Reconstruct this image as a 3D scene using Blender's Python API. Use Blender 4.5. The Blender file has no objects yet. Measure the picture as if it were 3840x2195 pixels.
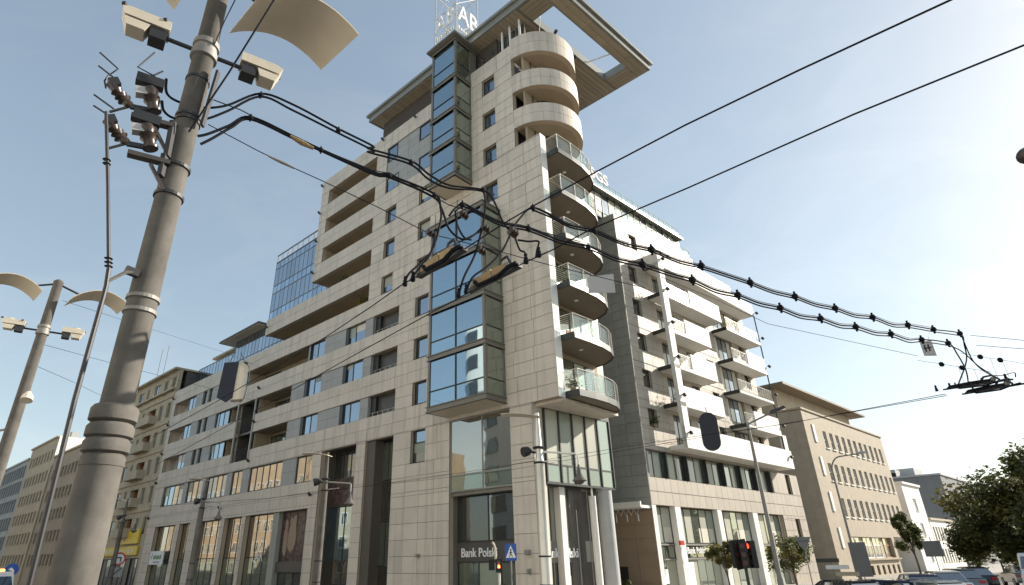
import bpy, math, random
from mathutils import Vector, Matrix
random.seed(7)
sc = bpy.context.scene
col = sc.collection
rad = math.radians
sin, cos, pi = math.sin, math.cos, math.pi

# ---------------------------------------------------------------- camera
F_PX, CX, CY = 2167.96, 1800.98, 1098.99          # focal length and principal point in photo pixels (3840 x 2195)
PITCH, ROLL = rad(24.7653), rad(-0.99364)
AZ_L, AZ_R = rad(137.25024), rad(42.37142)        # directions of the two streets
CAM = Vector((0, 0, 2.5))
def _cam_rows():
    cp, sp, cr, sr = cos(PITCH), sin(PITCH), cos(ROLL), sin(ROLL)
    right, down, fwd = Vector((1, 0, 0)), Vector((0, sp, -cp)), Vector((0, cp, sp))
    return (right * cr - down * sr, right * sr + down * cr, fwd)
C_R, C_D, C_F = _cam_rows()
cd = bpy.data.cameras.new('camera'); cam = bpy.data.objects.new('camera', cd); col.objects.link(cam)
cd.sensor_width = 36; cd.lens = F_PX / 3840 * 36; cd.shift_x = (1920 - CX) / 3840; cd.shift_y = (CY - 1097.5) / 3840
cd.clip_start = 0.1; cd.clip_end = 6000
m3 = Matrix((C_R, -C_D, -C_F)).transposed()
cam.matrix_world = Matrix.Translation(CAM) @ m3.to_4x4()
sc.camera = cam
def ray(px, py):
    return C_R * ((px - CX) / F_PX) + C_D * ((py - CY) / F_PX) + C_F
def proj(X):
    d = Vector(X) - CAM; z = d.dot(C_F)
    return (CX + F_PX * d.dot(C_R) / z, CY + F_PX * d.dot(C_D) / z, z)
def at_dist(px, py, hd):                            # point on a pixel's ray at a horizontal distance
    v = ray(px, py); return CAM + v * (hd / math.hypot(v.x, v.y))
def at_z(px, py, z):
    v = ray(px, py); return CAM + v * ((z - CAM.z) / v.z)
def on_plane(px, py, P, n):
    v = ray(px, py); return CAM + v * ((P - CAM).dot(n) / v.dot(n))
def polar(az, d, z=0): return Vector((d * sin(rad(az)), d * cos(rad(az)), z))

# ---------------------------------------------------------------- world, sun, exposure
SUN_AZ, SUN_EL = rad(71.0), rad(26.5)
w = bpy.data.worlds.new('World'); sc.world = w; w.use_nodes = True
nt = w.node_tree; N = nt.nodes; bg = N['Background']
sky = N.new('ShaderNodeTexSky'); sky.sky_type = 'NISHITA'; sky.sun_disc = False
sky.sun_elevation = SUN_EL; sky.sun_rotation = SUN_AZ; sky.altitude = 0
sky.air_density = 1.0; sky.dust_density = 0.8; sky.ozone_density = 1.3
bg.inputs['Strength'].default_value = 0.097
# thin streaky cirrus over the blue
tc = N.new('ShaderNodeTexCoord'); mp = N.new('ShaderNodeMapping'); mp.inputs['Scale'].default_value = (1.2, 3.2, 5.0)
mp.inputs['Rotation'].default_value = (0.2, 0.5, 0.7)
nz = N.new('ShaderNodeTexNoise'); nz.inputs['Scale'].default_value = 1.7; nz.inputs['Detail'].default_value = 9; nz.inputs['Roughness'].default_value = 0.62
nz.inputs['Distortion'].default_value = 0.7
rp = N.new('ShaderNodeValToRGB'); rp.color_ramp.elements[0].position = 0.47; rp.color_ramp.elements[1].position = 0.80
rp.color_ramp.elements[0].color = (0, 0, 0, 1); rp.color_ramp.elements[1].color = (0.30, 0.30, 0.30, 1)
mx = N.new('ShaderNodeMix'); mx.data_type = 'RGBA'
hs = N.new('ShaderNodeHueSaturation'); hs.inputs['Saturation'].default_value = 0.45; hs.inputs['Value'].default_value = 1.22
hs0 = N.new('ShaderNodeHueSaturation'); hs0.inputs['Saturation'].default_value = 0.94
lk = nt.links.new
lk(tc.outputs['Generated'], mp.inputs['Vector']); lk(mp.outputs[0], nz.inputs['Vector']); lk(nz.outputs['Fac'], rp.inputs['Fac'])
gm = N.new('ShaderNodeGamma'); gm.inputs['Gamma'].default_value = 0.61       # thin haze evens the sky out
tn = N.new('ShaderNodeMix'); tn.data_type = 'RGBA'; tn.blend_type = 'MULTIPLY'; tn.inputs[0].default_value = 1.0; tn.inputs[7].default_value = (0.98, 1.0, 0.95, 1)
lk(sky.outputs[0], gm.inputs['Color']); lk(gm.outputs[0], tn.inputs[6]); lk(tn.outputs[2], hs.inputs['Color']); lk(tn.outputs[2], hs0.inputs['Color']); lk(rp.outputs[0], mx.inputs[0])
lk(hs0.outputs[0], mx.inputs[6]); lk(hs.outputs[0], mx.inputs[7]); lk(mx.outputs[2], bg.inputs['Color'])
sd = bpy.data.lights.new('sun', 'SUN'); sd.energy = 2.35; sd.angle = rad(0.55); sd.color = (1.0, 0.92, 0.80)
sun = bpy.data.objects.new('sun', sd); col.objects.link(sun)
sdir = Vector((sin(SUN_AZ) * cos(SUN_EL), cos(SUN_AZ) * cos(SUN_EL), sin(SUN_EL)))
sun.rotation_euler = sdir.to_track_quat('Z', 'Y').to_euler(); sun.location = (60, 30, 60)
vs = sc.view_settings; vs.view_transform = 'Standard'; vs.look = 'None'; vs.exposure = 1.80; vs.gamma = 1; vs.use_curve_mapping = False
sc.render.engine = 'CYCLES'
sc.cycles.max_bounces = 6; sc.cycles.glossy_bounces = 3; sc.cycles.diffuse_bounces = 3; sc.cycles.transparent_max_bounces = 6

# ---------------------------------------------------------------- materials
M = {}
def mat(name, c, rough=0.6, metal=0.0, var=0.0, nscale=6.0, namt=0.12, bump=0.0, bscale=40.0, spec=0.5, ior=1.45, emit=None, stretch=None, coat=0.0, dirt=0.0):
    """Principled material; var = per piece tone variation, namt = cloudy wear, bump = fine relief."""
    m = bpy.data.materials.new(name); m.use_nodes = True; t = m.node_tree; P = t.nodes['Principled BSDF']
    P.inputs['Roughness'].default_value = rough; P.inputs['Metallic'].default_value = metal
    P.inputs['Specular IOR Level'].default_value = spec; P.inputs['IOR'].default_value = ior
    P.inputs['Coat Weight'].default_value = coat; P.inputs['Coat Roughness'].default_value = 0.03
    c4 = (*c, 1)
    P.inputs['Base Color'].default_value = c4
    if emit: P.inputs['Emission Color'].default_value = (*emit[:3], 1); P.inputs['Emission Strength'].default_value = emit[3]
    if namt or var or bump or dirt:
        g = t.nodes.new('ShaderNodeNewGeometry'); mpn = t.nodes.new('ShaderNodeMapping')
        if stretch: mpn.inputs['Scale'].default_value = stretch
        t.links.new(g.outputs['Position'], mpn.inputs['Vector'])
        n = t.nodes.new('ShaderNodeTexNoise'); n.inputs['Scale'].default_value = nscale * 0.1; n.inputs['Detail'].default_value = 7; n.inputs['Roughness'].default_value = 0.65
        t.links.new(mpn.outputs[0], n.inputs['Vector'])
        mr = t.nodes.new('ShaderNodeMapRange'); mr.inputs['From Min'].default_value = 0.3; mr.inputs['From Max'].default_value = 0.7
        mr.inputs['To Min'].default_value = 1 - namt; mr.inputs['To Max'].default_value = 1 + namt * 0.7
        t.links.new(n.outputs['Fac'], mr.inputs['Value'])
        val = mr.outputs[0]
        if var:
            oi = t.nodes.new('ShaderNodeObjectInfo'); ad = t.nodes.new('ShaderNodeMath'); ad.operation = 'ADD'
            t.links.new(oi.outputs['Random'], ad.inputs[0]); t.links.new(g.outputs['Random Per Island'], ad.inputs[1])
            fr = t.nodes.new('ShaderNodeMath'); fr.operation = 'FRACT'; t.links.new(ad.outputs[0], fr.inputs[0])
            mr2 = t.nodes.new('ShaderNodeMapRange'); mr2.inputs['To Min'].default_value = 1 - var; mr2.inputs['To Max'].default_value = 1 + var
            t.links.new(fr.outputs[0], mr2.inputs['Value'])
            mu = t.nodes.new('ShaderNodeMath'); mu.operation = 'MULTIPLY'; t.links.new(val, mu.inputs[0]); t.links.new(mr2.outputs[0], mu.inputs[1]); val = mu.outputs[0]
        if dirt:                                     # thin vertical rain streaks
            n3 = t.nodes.new('ShaderNodeTexNoise'); n3.inputs['Scale'].default_value = 1.0; n3.inputs['Detail'].default_value = 5
            mp3 = t.nodes.new('ShaderNodeMapping'); mp3.inputs['Scale'].default_value = (3.2, 3.2, 0.16); t.links.new(g.outputs['Position'], mp3.inputs['Vector']); t.links.new(mp3.outputs[0], n3.inputs['Vector'])
            mr3 = t.nodes.new('ShaderNodeMapRange'); mr3.inputs['From Min'].default_value = 0.48; mr3.inputs['From Max'].default_value = 0.75; mr3.inputs['To Min'].default_value = 1; mr3.inputs['To Max'].default_value = 1 - dirt
            t.links.new(n3.outputs['Fac'], mr3.inputs['Value'])
            mu3 = t.nodes.new('ShaderNodeMath'); mu3.operation = 'MULTIPLY'; t.links.new(val, mu3.inputs[0]); t.links.new(mr3.outputs[0], mu3.inputs[1]); val = mu3.outputs[0]
        vm = t.nodes.new('ShaderNodeVectorMath'); vm.operation = 'SCALE'; vm.inputs[0].default_value = c
        t.links.new(val, vm.inputs['Scale']); t.links.new(vm.outputs[0], P.inputs['Base Color'])
        if bump:
            n2 = t.nodes.new('ShaderNodeTexNoise'); n2.inputs['Scale'].default_value = bscale; n2.inputs['Detail'].default_value = 3
            t.links.new(g.outputs['Position'], n2.inputs['Vector'])
            bp = t.nodes.new('ShaderNodeBump'); bp.inputs['Strength'].default_value = bump; bp.inputs['Distance'].default_value = 0.02
            t.links.new(n2.outputs['Fac'], bp.inputs['Height']); t.links.new(bp.outputs[0], P.inputs['Normal'])
    if name.startswith('leaf'):                       # light shines through leaves
        tl = t.nodes.new('ShaderNodeBsdfTranslucent'); ms = t.nodes.new('ShaderNodeMixShader'); ms.inputs[0].default_value = 0.42
        src = P.inputs['Base Color'].links[0].from_socket; t.links.new(src, tl.inputs['Color'])
        t.links.new(P.outputs[0], ms.inputs[1]); t.links.new(tl.outputs[0], ms.inputs[2]); t.links.new(ms.outputs[0], t.nodes['Material Output'].inputs['Surface'])
    M[name] = m; return m
def glass(name, c, metal, rough=0.02, wob=0.002, tone=0.25, base=(0.02, 0.025, 0.03)):
    """Coated window glass: mirror layer over a dark room, slightly wavy, tone varies from pane to pane."""
    m = bpy.data.materials.new(name); m.use_nodes = True; t = m.node_tree; P = t.nodes['Principled BSDF']; out = t.nodes['Material Output']
    P.inputs['Base Color'].default_value = (*base, 1); P.inputs['Roughness'].default_value = 0.25; P.inputs['Specular IOR Level'].default_value = 0.6
    gl = t.nodes.new('ShaderNodeBsdfGlossy'); gl.inputs['Color'].default_value = (*c, 1); gl.inputs['Roughness'].default_value = rough
    g = t.nodes.new('ShaderNodeNewGeometry'); n = t.nodes.new('ShaderNodeTexNoise'); n.inputs['Scale'].default_value = 0.9; n.inputs['Detail'].default_value = 1
    t.links.new(g.outputs['Position'], n.inputs['Vector'])
    bp = t.nodes.new('ShaderNodeBump'); bp.inputs['Strength'].default_value = 1.0; bp.inputs['Distance'].default_value = wob
    t.links.new(n.outputs['Fac'], bp.inputs['Height']); t.links.new(bp.outputs[0], gl.inputs['Normal'])
    oi = t.nodes.new('ShaderNodeObjectInfo'); mr = t.nodes.new('ShaderNodeMapRange'); mr.inputs['To Min'].default_value = max(0.0, metal - tone); mr.inputs['To Max'].default_value = min(1, metal + tone)
    t.links.new(oi.outputs['Random'], mr.inputs['Value'])
    fr = t.nodes.new('ShaderNodeFresnel'); fr.inputs['IOR'].default_value = 1.6
    ad = t.nodes.new('ShaderNodeMath'); ad.operation = 'ADD'; ad.use_clamp = True; t.links.new(mr.outputs[0], ad.inputs[0]); t.links.new(fr.outputs[0], ad.inputs[1])
    mi = t.nodes.new('ShaderNodeMixShader'); t.links.new(ad.outputs[0], mi.inputs[0]); t.links.new(P.outputs[0], mi.inputs[1]); t.links.new(gl.outputs[0], mi.inputs[2])
    t.links.new(mi.outputs[0], out.inputs['Surface']); M[name] = m; return m
def clear_glass(name, c, fac=0.25):
    m = bpy.data.materials.new(name); m.use_nodes = True; t = m.node_tree; out = t.nodes['Material Output']
    tr = t.nodes.new('ShaderNodeBsdfTransparent'); tr.inputs['Color'].default_value = (*c, 1)
    gl = t.nodes.new('ShaderNodeBsdfGlossy'); gl.inputs['Color'].default_value = (0.9, 0.95, 0.95, 1); gl.inputs['Roughness'].default_value = 0.02
    mi = t.nodes.new('ShaderNodeMixShader'); mi.inputs[0].default_value = fac
    t.links.new(tr.outputs[0], mi.inputs[1]); t.links.new(gl.outputs[0], mi.inputs[2]); t.links.new(mi.outputs[0], out.inputs['Surface']); M[name] = m; return m

mat('stone', (0.605, 0.54, 0.458), 0.55, var=0.05, nscale=9, namt=0.07, bump=0.12, bscale=30, dirt=0.22)  # colour raised to brighten the shaded left facade
mat('joint', (0.24, 0.21, 0.175), 0.8, namt=0.1)
mat('reveal', (0.46, 0.37, 0.27), 0.7, namt=0.08)  # darker and browner than the stone, the openings' shade put into the colour
mat('stone_sun_side', (0.42, 0.37, 0.305), 0.55, var=0.05, nscale=9, namt=0.06, bump=0.12, bscale=30, dirt=0.06)  # same stone as the left wing, colour darkened to offset the sun on it
mat('grey_clad', (0.34, 0.34, 0.325), 0.5, var=0.06, namt=0.06, dirt=0.08)
mat('dark_stone', (0.33, 0.335, 0.30), 0.55, var=0.07, namt=0.08, dirt=0.1)
mat('stucco', (0.36, 0.29, 0.20), 0.8, namt=0.12, bump=0.1)
mat('white_render', (0.78, 0.76, 0.71), 0.7, namt=0.05, dirt=0.08)
mat('bronze', (0.20, 0.185, 0.155), 0.45, metal=0.2, namt=0.1)
mat('dark_frame', (0.045, 0.047, 0.045), 0.4, metal=0.3, namt=0.1)
mat('grey_frame', (0.30, 0.30, 0.27), 0.4, metal=0.4, namt=0.1)
mat('soffit_brown', (0.20, 0.165, 0.125), 0.7, namt=0.12)
mat('slat', (0.36, 0.295, 0.21), 0.6, var=0.10, namt=0.12)
mat('louvre', (0.10, 0.085, 0.07), 0.6, var=0.12, namt=0.1)
mat('steel', (0.62, 0.60, 0.55), 0.35, metal=0.6, namt=0.08)
mat('bracket', (0.07, 0.06, 0.055), 0.55, metal=0.2, namt=0.2, nscale=90)
mat('steel_dark', (0.05, 0.05, 0.052), 0.5, metal=0.5, namt=0.15)
mat('mast_paint', (0.140, 0.130, 0.116), 0.8, spec=0.15, namt=0.30, nscale=28, bump=0.08, bscale=45, dirt=0.38)
mat('reflector', (0.62, 0.54, 0.42), 0.5, namt=0.06, nscale=20)
mat('lamp_cream', (0.56, 0.50, 0.40), 0.45, namt=0.08, nscale=30)
mat('rubber', (0.010, 0.011, 0.015), 0.75, spec=0.15, namt=0.1)
mat('insulator', (0.05, 0.035, 0.03), 0.3, namt=0.1)
mat('brass_rust', (0.30, 0.215, 0.11), 0.6, metal=0.3, namt=0.3, nscale=120)
mat('galv', (0.26, 0.25, 0.23), 0.6, metal=0.3, namt=0.15, nscale=80)
mat('asphalt', (0.10, 0.098, 0.094), 0.85, namt=0.2, nscale=12, bump=0.2, bscale=60)
mat('paving', (0.36, 0.335, 0.30), 0.8, namt=0.15, bump=0.1, var=0.06)
mat('kerb', (0.40, 0.38, 0.35), 0.8, namt=0.15)
mat('white_paint', (0.80, 0.80, 0.78), 0.6, namt=0.06)
mat('grey_paint', (0.42, 0.42, 0.42), 0.6, namt=0.08)
mat('cream_old', (0.50, 0.425, 0.305), 0.85, namt=0.16, nscale=8, dirt=0.22, bump=0.15)
mat('cream_trim', (0.48, 0.41, 0.30), 0.8, namt=0.12, dirt=0.15)
mat('brown_old', (0.40, 0.33, 0.25), 0.85, namt=0.16, dirt=0.2)
mat('grey_old', (0.42, 0.42, 0.41), 0.8, namt=0.14, dirt=0.15)
mat('sandstone', (0.42, 0.355, 0.27), 0.8, namt=0.12, nscale=14, dirt=0.10, bump=0.2, bscale=20)
mat('blue_grey', (0.20, 0.205, 0.21), 0.8, namt=0.1, dirt=0.1)
mat('warm_wood', (0.42, 0.20, 0.09), 0.6, namt=0.2)
mat('blue_sign', (0.02, 0.09, 0.38), 0.4, namt=0.05)
mat('red_sign', (0.55, 0.03, 0.025), 0.4, namt=0.05)
mat('yellow_sign', (0.75, 0.52, 0.03), 0.45, namt=0.06)
mat('green_sign', (0.03, 0.22, 0.07), 0.5, namt=0.05)
mat('sign_back', (0.16, 0.165, 0.17), 0.5, metal=0.4, namt=0.12)
mat('black', (0.012, 0.012, 0.013), 0.6, namt=0.1)
mat('navy_black', (0.010, 0.012, 0.024), 0.5, namt=0.1)
mat('red_lamp', (0.6, 0.03, 0.02), 0.3, emit=(1.0, 0.06, 0.03, 1.3), namt=0)
mat('orange_lamp', (0.8, 0.22, 0.08), 0.3, emit=(1.0, 0.20, 0.05, 2.0), namt=0)
mat('dim_lens', (0.05, 0.02, 0.02), 0.25, namt=0)
mat('tyre', (0.02, 0.02, 0.02), 0.8, namt=0.1)
mat('rim', (0.35, 0.35, 0.36), 0.35, metal=0.8, namt=0.05)
mat('bark', (0.10, 0.075, 0.05), 0.9, namt=0.3, nscale=60, bump=0.5, bscale=20)
mat('leaf_dark', (0.085, 0.095, 0.026), 0.7, var=0.55, namt=0.35, nscale=10)
mat('leaf_yellow', (0.16, 0.145, 0.03), 0.7, var=0.5, namt=0.3, nscale=20)
mat('leaf_green', (0.11, 0.125, 0.032), 0.7, var=0.45, namt=0.3, nscale=20)
mat('blind', (0.38, 0.38, 0.295), 0.5, namt=0.05, var=0.16, coat=0.35)
mat('blind_green', (0.24, 0.27, 0.21), 0.45, namt=0.08, var=0.20, coat=0.4)
mat('curtain', (0.62, 0.58, 0.48), 0.7, namt=0.12, var=0.1, coat=0.25, stretch=(30, 30, 1))
mat('poster_dark', (0.10, 0.06, 0.05), 0.5, namt=0.9, nscale=30, coat=0.2)
mat('shop_dark', (0.085, 0.078, 0.07), 0.4, namt=0.2)
mat('tan_wall', (0.33, 0.245, 0.17), 0.7, var=0.04, namt=0.08)
for n_, c_ in (('car_silver', (0.42, 0.44, 0.46)), ('car_blue', (0.03, 0.045, 0.13)), ('car_dark', (0.02, 0.022, 0.026)), ('car_red', (0.25, 0.02, 0.02)), ('car_white', (0.72, 0.72, 0.70)), ('car_grey', (0.16, 0.17, 0.18))):
    mat(n_, c_, 0.25, metal=0.25, coat=1.0, namt=0.03)
glass('pane_blue', (0.50, 0.60, 0.70), 0.50, tone=0.10)
glass('pane_bay', (0.42, 0.55, 0.63), 0.68, tone=0.06)
glass('pane_dark', (0.5, 0.55, 0.55), 0.20, tone=0.14, base=(0.03, 0.03, 0.027))
glass('pane_green', (0.60, 0.68, 0.60), 0.30, tone=0.10, base=(0.10, 0.115, 0.085))
glass('pane_shop', (0.66, 0.62, 0.54), 0.52, tone=0.10, wob=0.004, base=(0.03, 0.028, 0.022))
glass('pane_curtain', (0.50, 0.62, 0.74), 0.62, tone=0.16, base=(0.05, 0.08, 0.11))
glass('car_glass', (0.6, 0.65, 0.7), 0.25, tone=0.05)
clear_glass('rail_glass', (0.80, 0.90, 0.88), 0.16)

# ---------------------------------------------------------------- mesh helpers
class B:
    """Collects faces; build() links them as ONE mesh object. mx = -1 mirrors the first axis (street on the right)."""
    def __init__(s, mx=1): s.v = []; s.f = []; s.mx = mx
    def add(s, vs, fs):
        k = len(s.v); s.v += [(x * s.mx, y, z) for x, y, z in vs]
        s.f += [[k + i for i in (f if s.mx == 1 else f[::-1])] for f in fs]; return s
    def box(s, a0, a1, b0, b1, c0, c1):
        a0, a1 = min(a0, a1), max(a0, a1); b0, b1 = min(b0, b1), max(b0, b1); c0, c1 = min(c0, c1), max(c0, c1)
        return s.add([(a0, b0, c0), (a1, b0, c0), (a1, b1, c0), (a0, b1, c0), (a0, b0, c1), (a1, b0, c1), (a1, b1, c1), (a0, b1, c1)],
                     [(0, 3, 2, 1), (4, 5, 6, 7), (0, 1, 5, 4), (1, 2, 6, 5), (2, 3, 7, 6), (3, 0, 4, 7)])
    def prism(s, poly, z0, z1):                      # plan polygon extruded upwards
        n = len(poly); ar = sum(poly[i][0] * poly[(i + 1) % n][1] - poly[(i + 1) % n][0] * poly[i][1] for i in range(n))
        if ar < 0: poly = poly[::-1]
        vs = [(x, y, z0) for x, y in poly] + [(x, y, z1) for x, y in poly]
        return s.add(vs, [list(range(n))[::-1], list(range(n, 2 * n))] + [(i, (i + 1) % n, n + (i + 1) % n, n + i) for i in range(n)])
    def extr(s, poly, dvec):                         # any planar 3-D polygon pushed along a vector
        n = len(poly); d = Vector(dvec); P = [Vector(p) for p in poly]
        nn = sum(((P[i] - P[0]).cross(P[(i + 1) % n] - P[0]) for i in range(1, n)), Vector())
        if nn.dot(d) > 0: P = P[::-1]
        vs = [tuple(p) for p in P] + [tuple(p + d) for p in P]
        return s.add(vs, [list(range(n)), list(range(n, 2 * n))[::-1]] + [(i, n + i, n + (i + 1) % n, (i + 1) % n) for i in range(n)])
    def bar(s, p0, p1, wx, wy=None, up=(0, 0, 1)):   # rectangular bar between two points
        wy = wy or wx; p0, p1 = Vector(p0), Vector(p1); d = (p1 - p0).normalized(); u = Vector(up)
        if abs(d.dot(u)) > 0.98: u = Vector((1, 0, 0))
        x = d.cross(u).normalized() * wx / 2; y = x.cross(d).normalized() * wy / 2
        q = [p0 - x - y, p0 + x - y, p0 + x + y, p0 - x + y]; q += [a + (p1 - p0) for a in q]
        return s.add([tuple(a) for a in q], [(0, 1, 2, 3), (7, 6, 5, 4), (0, 4, 5, 1), (1, 5, 6, 2), (2, 6, 7, 3), (3, 7, 4, 0)])
    def tube(s, pts, r, n=8, caps=True):             # swept round tube, r may be a list
        P = [Vector(p) for p in pts]; k = len(P); rr = r if isinstance(r, (list, tuple)) else [r] * k
        vs = []; u = None
        for i in range(k):
            d = (P[min(i + 1, k - 1)] - P[max(i - 1, 0)]).normalized()
            if u is None or abs(d.dot(u)) > 0.99: u = Vector((0, 0, 1)) if abs(d.z) < 0.9 else Vector((1, 0, 0))
            x = d.cross(u).normalized(); y = d.cross(x).normalized(); u = x.cross(d).normalized()
            if i and (x.dot(px_) < 0): x, y = -x, -y
            px_ = x
            for j in range(n):
                a = 2 * pi * j / n; vs.append(tuple(P[i] + x * cos(a) * rr[i] + y * sin(a) * rr[i]))
        fs = [(i * n + j, i * n + (j + 1) % n, (i + 1) * n + (j + 1) % n, (i + 1) * n + j) for i in range(k - 1) for j in range(n)]
        if caps: fs += [list(range(n))[::-1], list(range((k - 1) * n, k * n))]
        return s.add(vs, fs)
    def lathe(s, prof, c=(0, 0, 0), n=16, axis=(0, 0, 1)):  # prof: (radius, height) pairs
        ax = Vector(axis).normalized(); c = Vector(c)
        u = Vector((0, 0, 1)) if abs(ax.z) < 0.9 else Vector((1, 0, 0))
        x = u.cross(ax).normalized(); y = ax.cross(x)
        vs = [tuple(c + ax * h + (x * cos(2 * pi * j / n) + y * sin(2 * pi * j / n)) * r) for r, h in prof for j in range(n)]
        k = len(prof)
        fs = [(i * n + j, i * n + (j + 1) % n, (i + 1) * n + (j + 1) % n, (i + 1) * n + j) for i in range(k - 1) for j in range(n)]
        fs += [list(range(n))[::-1], list(range((k - 1) * n, k * n))]
        return s.add(vs, fs)
    def build(s, name, m, parent=None, smooth=False):
        me = bpy.data.meshes.new(name); me.from_pydata(s.v, [], s.f); me.materials.append(M[m] if isinstance(m, str) else m)
        if smooth:
            me.polygons.foreach_set('use_smooth', [True] * len(me.polygons))
            try: me.set_sharp_from_angle(angle=rad(40))
            except Exception: pass
        o = bpy.data.objects.new(name, me); col.objects.link(o); o.parent = parent; return o
def empty(name, loc=(0, 0, 0), rz=0.0):
    o = bpy.data.objects.new(name, None); col.objects.link(o); o.location = loc; o.rotation_euler = (0, 0, rz); o.empty_display_size = 0.3; return o
def tag(o, label=None, cat=None, group=None, kind=None):
    if label: o['label'] = label
    if cat: o['category'] = cat
    if group: o['group'] = group
    if kind: o['kind'] = kind
    return o
def copy_tree(o, parent=None):
    c = o.copy(); col.objects.link(c); c.parent = parent
    for ch in list(o.children): copy_tree(ch, c)
    return c
_unit = {}
def cube(name, m, parent, c, size):                  # one piece = shared unit cube, scaled
    if m not in _unit:
        b = B(); b.box(-.5, .5, -.5, .5, -.5, .5); me = bpy.data.meshes.new('unit_' + m); me.from_pydata(b.v, [], b.f); me.materials.append(M[m]); _unit[m] = me
    o = bpy.data.objects.new(name, _unit[m]); col.objects.link(o); o.location = c; o.scale = size; o.parent = parent; return o
def piece(name, m, parent, a0, a1, b0, b1, c0, c1, mx=1):
    return cube(name, m, parent, ((a0 + a1) / 2 * mx, (b0 + b1) / 2, (c0 + c1) / 2), (abs(a1 - a0), abs(b1 - b0), abs(c1 - c0)))
def text_mesh(s, size, depth=0.02, bold=0.0):
    cu = bpy.data.curves.new('lettering', 'FONT'); cu.body = s; cu.size = size; cu.extrude = depth; cu.align_x = 'CENTER'; cu.align_y = 'CENTER'; cu.offset = bold; cu.resolution_u = 3
    o = bpy.data.objects.new('lettering', cu); col.objects.link(o)
    dg = bpy.context.evaluated_depsgraph_get(); dg.update()
    me = bpy.data.meshes.new_from_object(o.evaluated_get(dg)); bpy.data.objects.remove(o); return me
def text(name, s, size, m, parent, loc, xdir, depth=0.02, bold=0.0, xs=1.0):
    """Upright lettering; xdir = reading direction in the parent's axes."""
    me = text_mesh(s, size, depth, bold); me.materials.clear(); me.materials.append(M[m])
    o = bpy.data.objects.new(name, me); col.objects.link(o); o.parent = parent
    x = Vector(xdir).normalized(); z = Vector((0, 0, 1)); y = z
    n = x.cross(z)
    R = Matrix((x * xs, y, n)).transposed().to_4x4(); o.matrix_local = Matrix.Translation(Vector(loc)) @ R; return o
def smooth_path(pts, k=6):                           # Catmull-Rom through points
    P = [Vector(p) for p in pts]; out = []
    for i in range(len(P) - 1):
        a, b, c, d = P[max(i - 1, 0)], P[i], P[i + 1], P[min(i + 2, len(P) - 1)]
        for j in range(k):
            t = j / k; out.append(0.5 * ((2 * b) + (c - a) * t + (2 * a - 5 * b + 4 * c - d) * t * t + (3 * b - a - 3 * c + d) * t ** 3))
    return out + [P[-1]]
_wr = random.Random(21)
def window(par, u0, u1, z0, z1, w, cols=1, rows=(), g='pane_blue', fr='dark_frame', fw=0.07, mx=1, name='window', cuts=None, depth=0.09):
    """Frame with mullions as one part, every pane its own child."""
    b = B(mx); d = depth
    b.box(u0, u1, w - d / 2, w + d / 2, z0, z0 + fw).box(u0, u1, w - d / 2, w + d / 2, z1 - fw, z1)
    b.box(u0, u0 + fw, w - d / 2, w + d / 2, z0 + fw, z1 - fw).box(u1 - fw, u1, w - d / 2, w + d / 2, z0 + fw, z1 - fw)
    us = [u0 + fw] + (cuts if cuts else [u0 + (u1 - u0) * i / cols for i in range(1, cols)]) + [u1 - fw]
    zs = [z0 + fw] + [z0 + (z1 - z0) * r for r in rows] + [z1 - fw]
    for u in us[1:-1]: b.box(u - fw / 2, u + fw / 2, w - d / 2.2, w + d / 2.2, z0 + fw, z1 - fw)
    for z in zs[1:-1]: b.box(u0 + fw, u1 - fw, w - d / 2.5, w + d / 2.5, z - fw / 2, z + fw / 2)
    o = b.build(name, fr, par)
    gi = 0
    for i in range(len(us) - 1):
        for j in range(len(zs) - 1):
            gm = g if isinstance(g, str) else g[gi % len(g)]; gi += 1
            if gm == 'pane_blue' and fr == 'dark_frame' and _wr.random() < .3 and (zs[j + 1] - zs[j]) > .8:   # part lowered blind close behind the glass line
                hb_ = (zs[j + 1] - zs[j]) * _wr.uniform(.2, .65); piece('blind', _wr.choice(('blind', 'curtain', 'blind_green')), o, us[i] + .02, us[i + 1] - .02, w + .013, w + .018, zs[j + 1] - hb_, zs[j + 1] - .01, mx)
            piece('pane', gm, o, us[i] - .01, us[i + 1] + .01, w - .012, w + .012, zs[j] - .01, zs[j + 1] + .01, mx)
    return o
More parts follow.
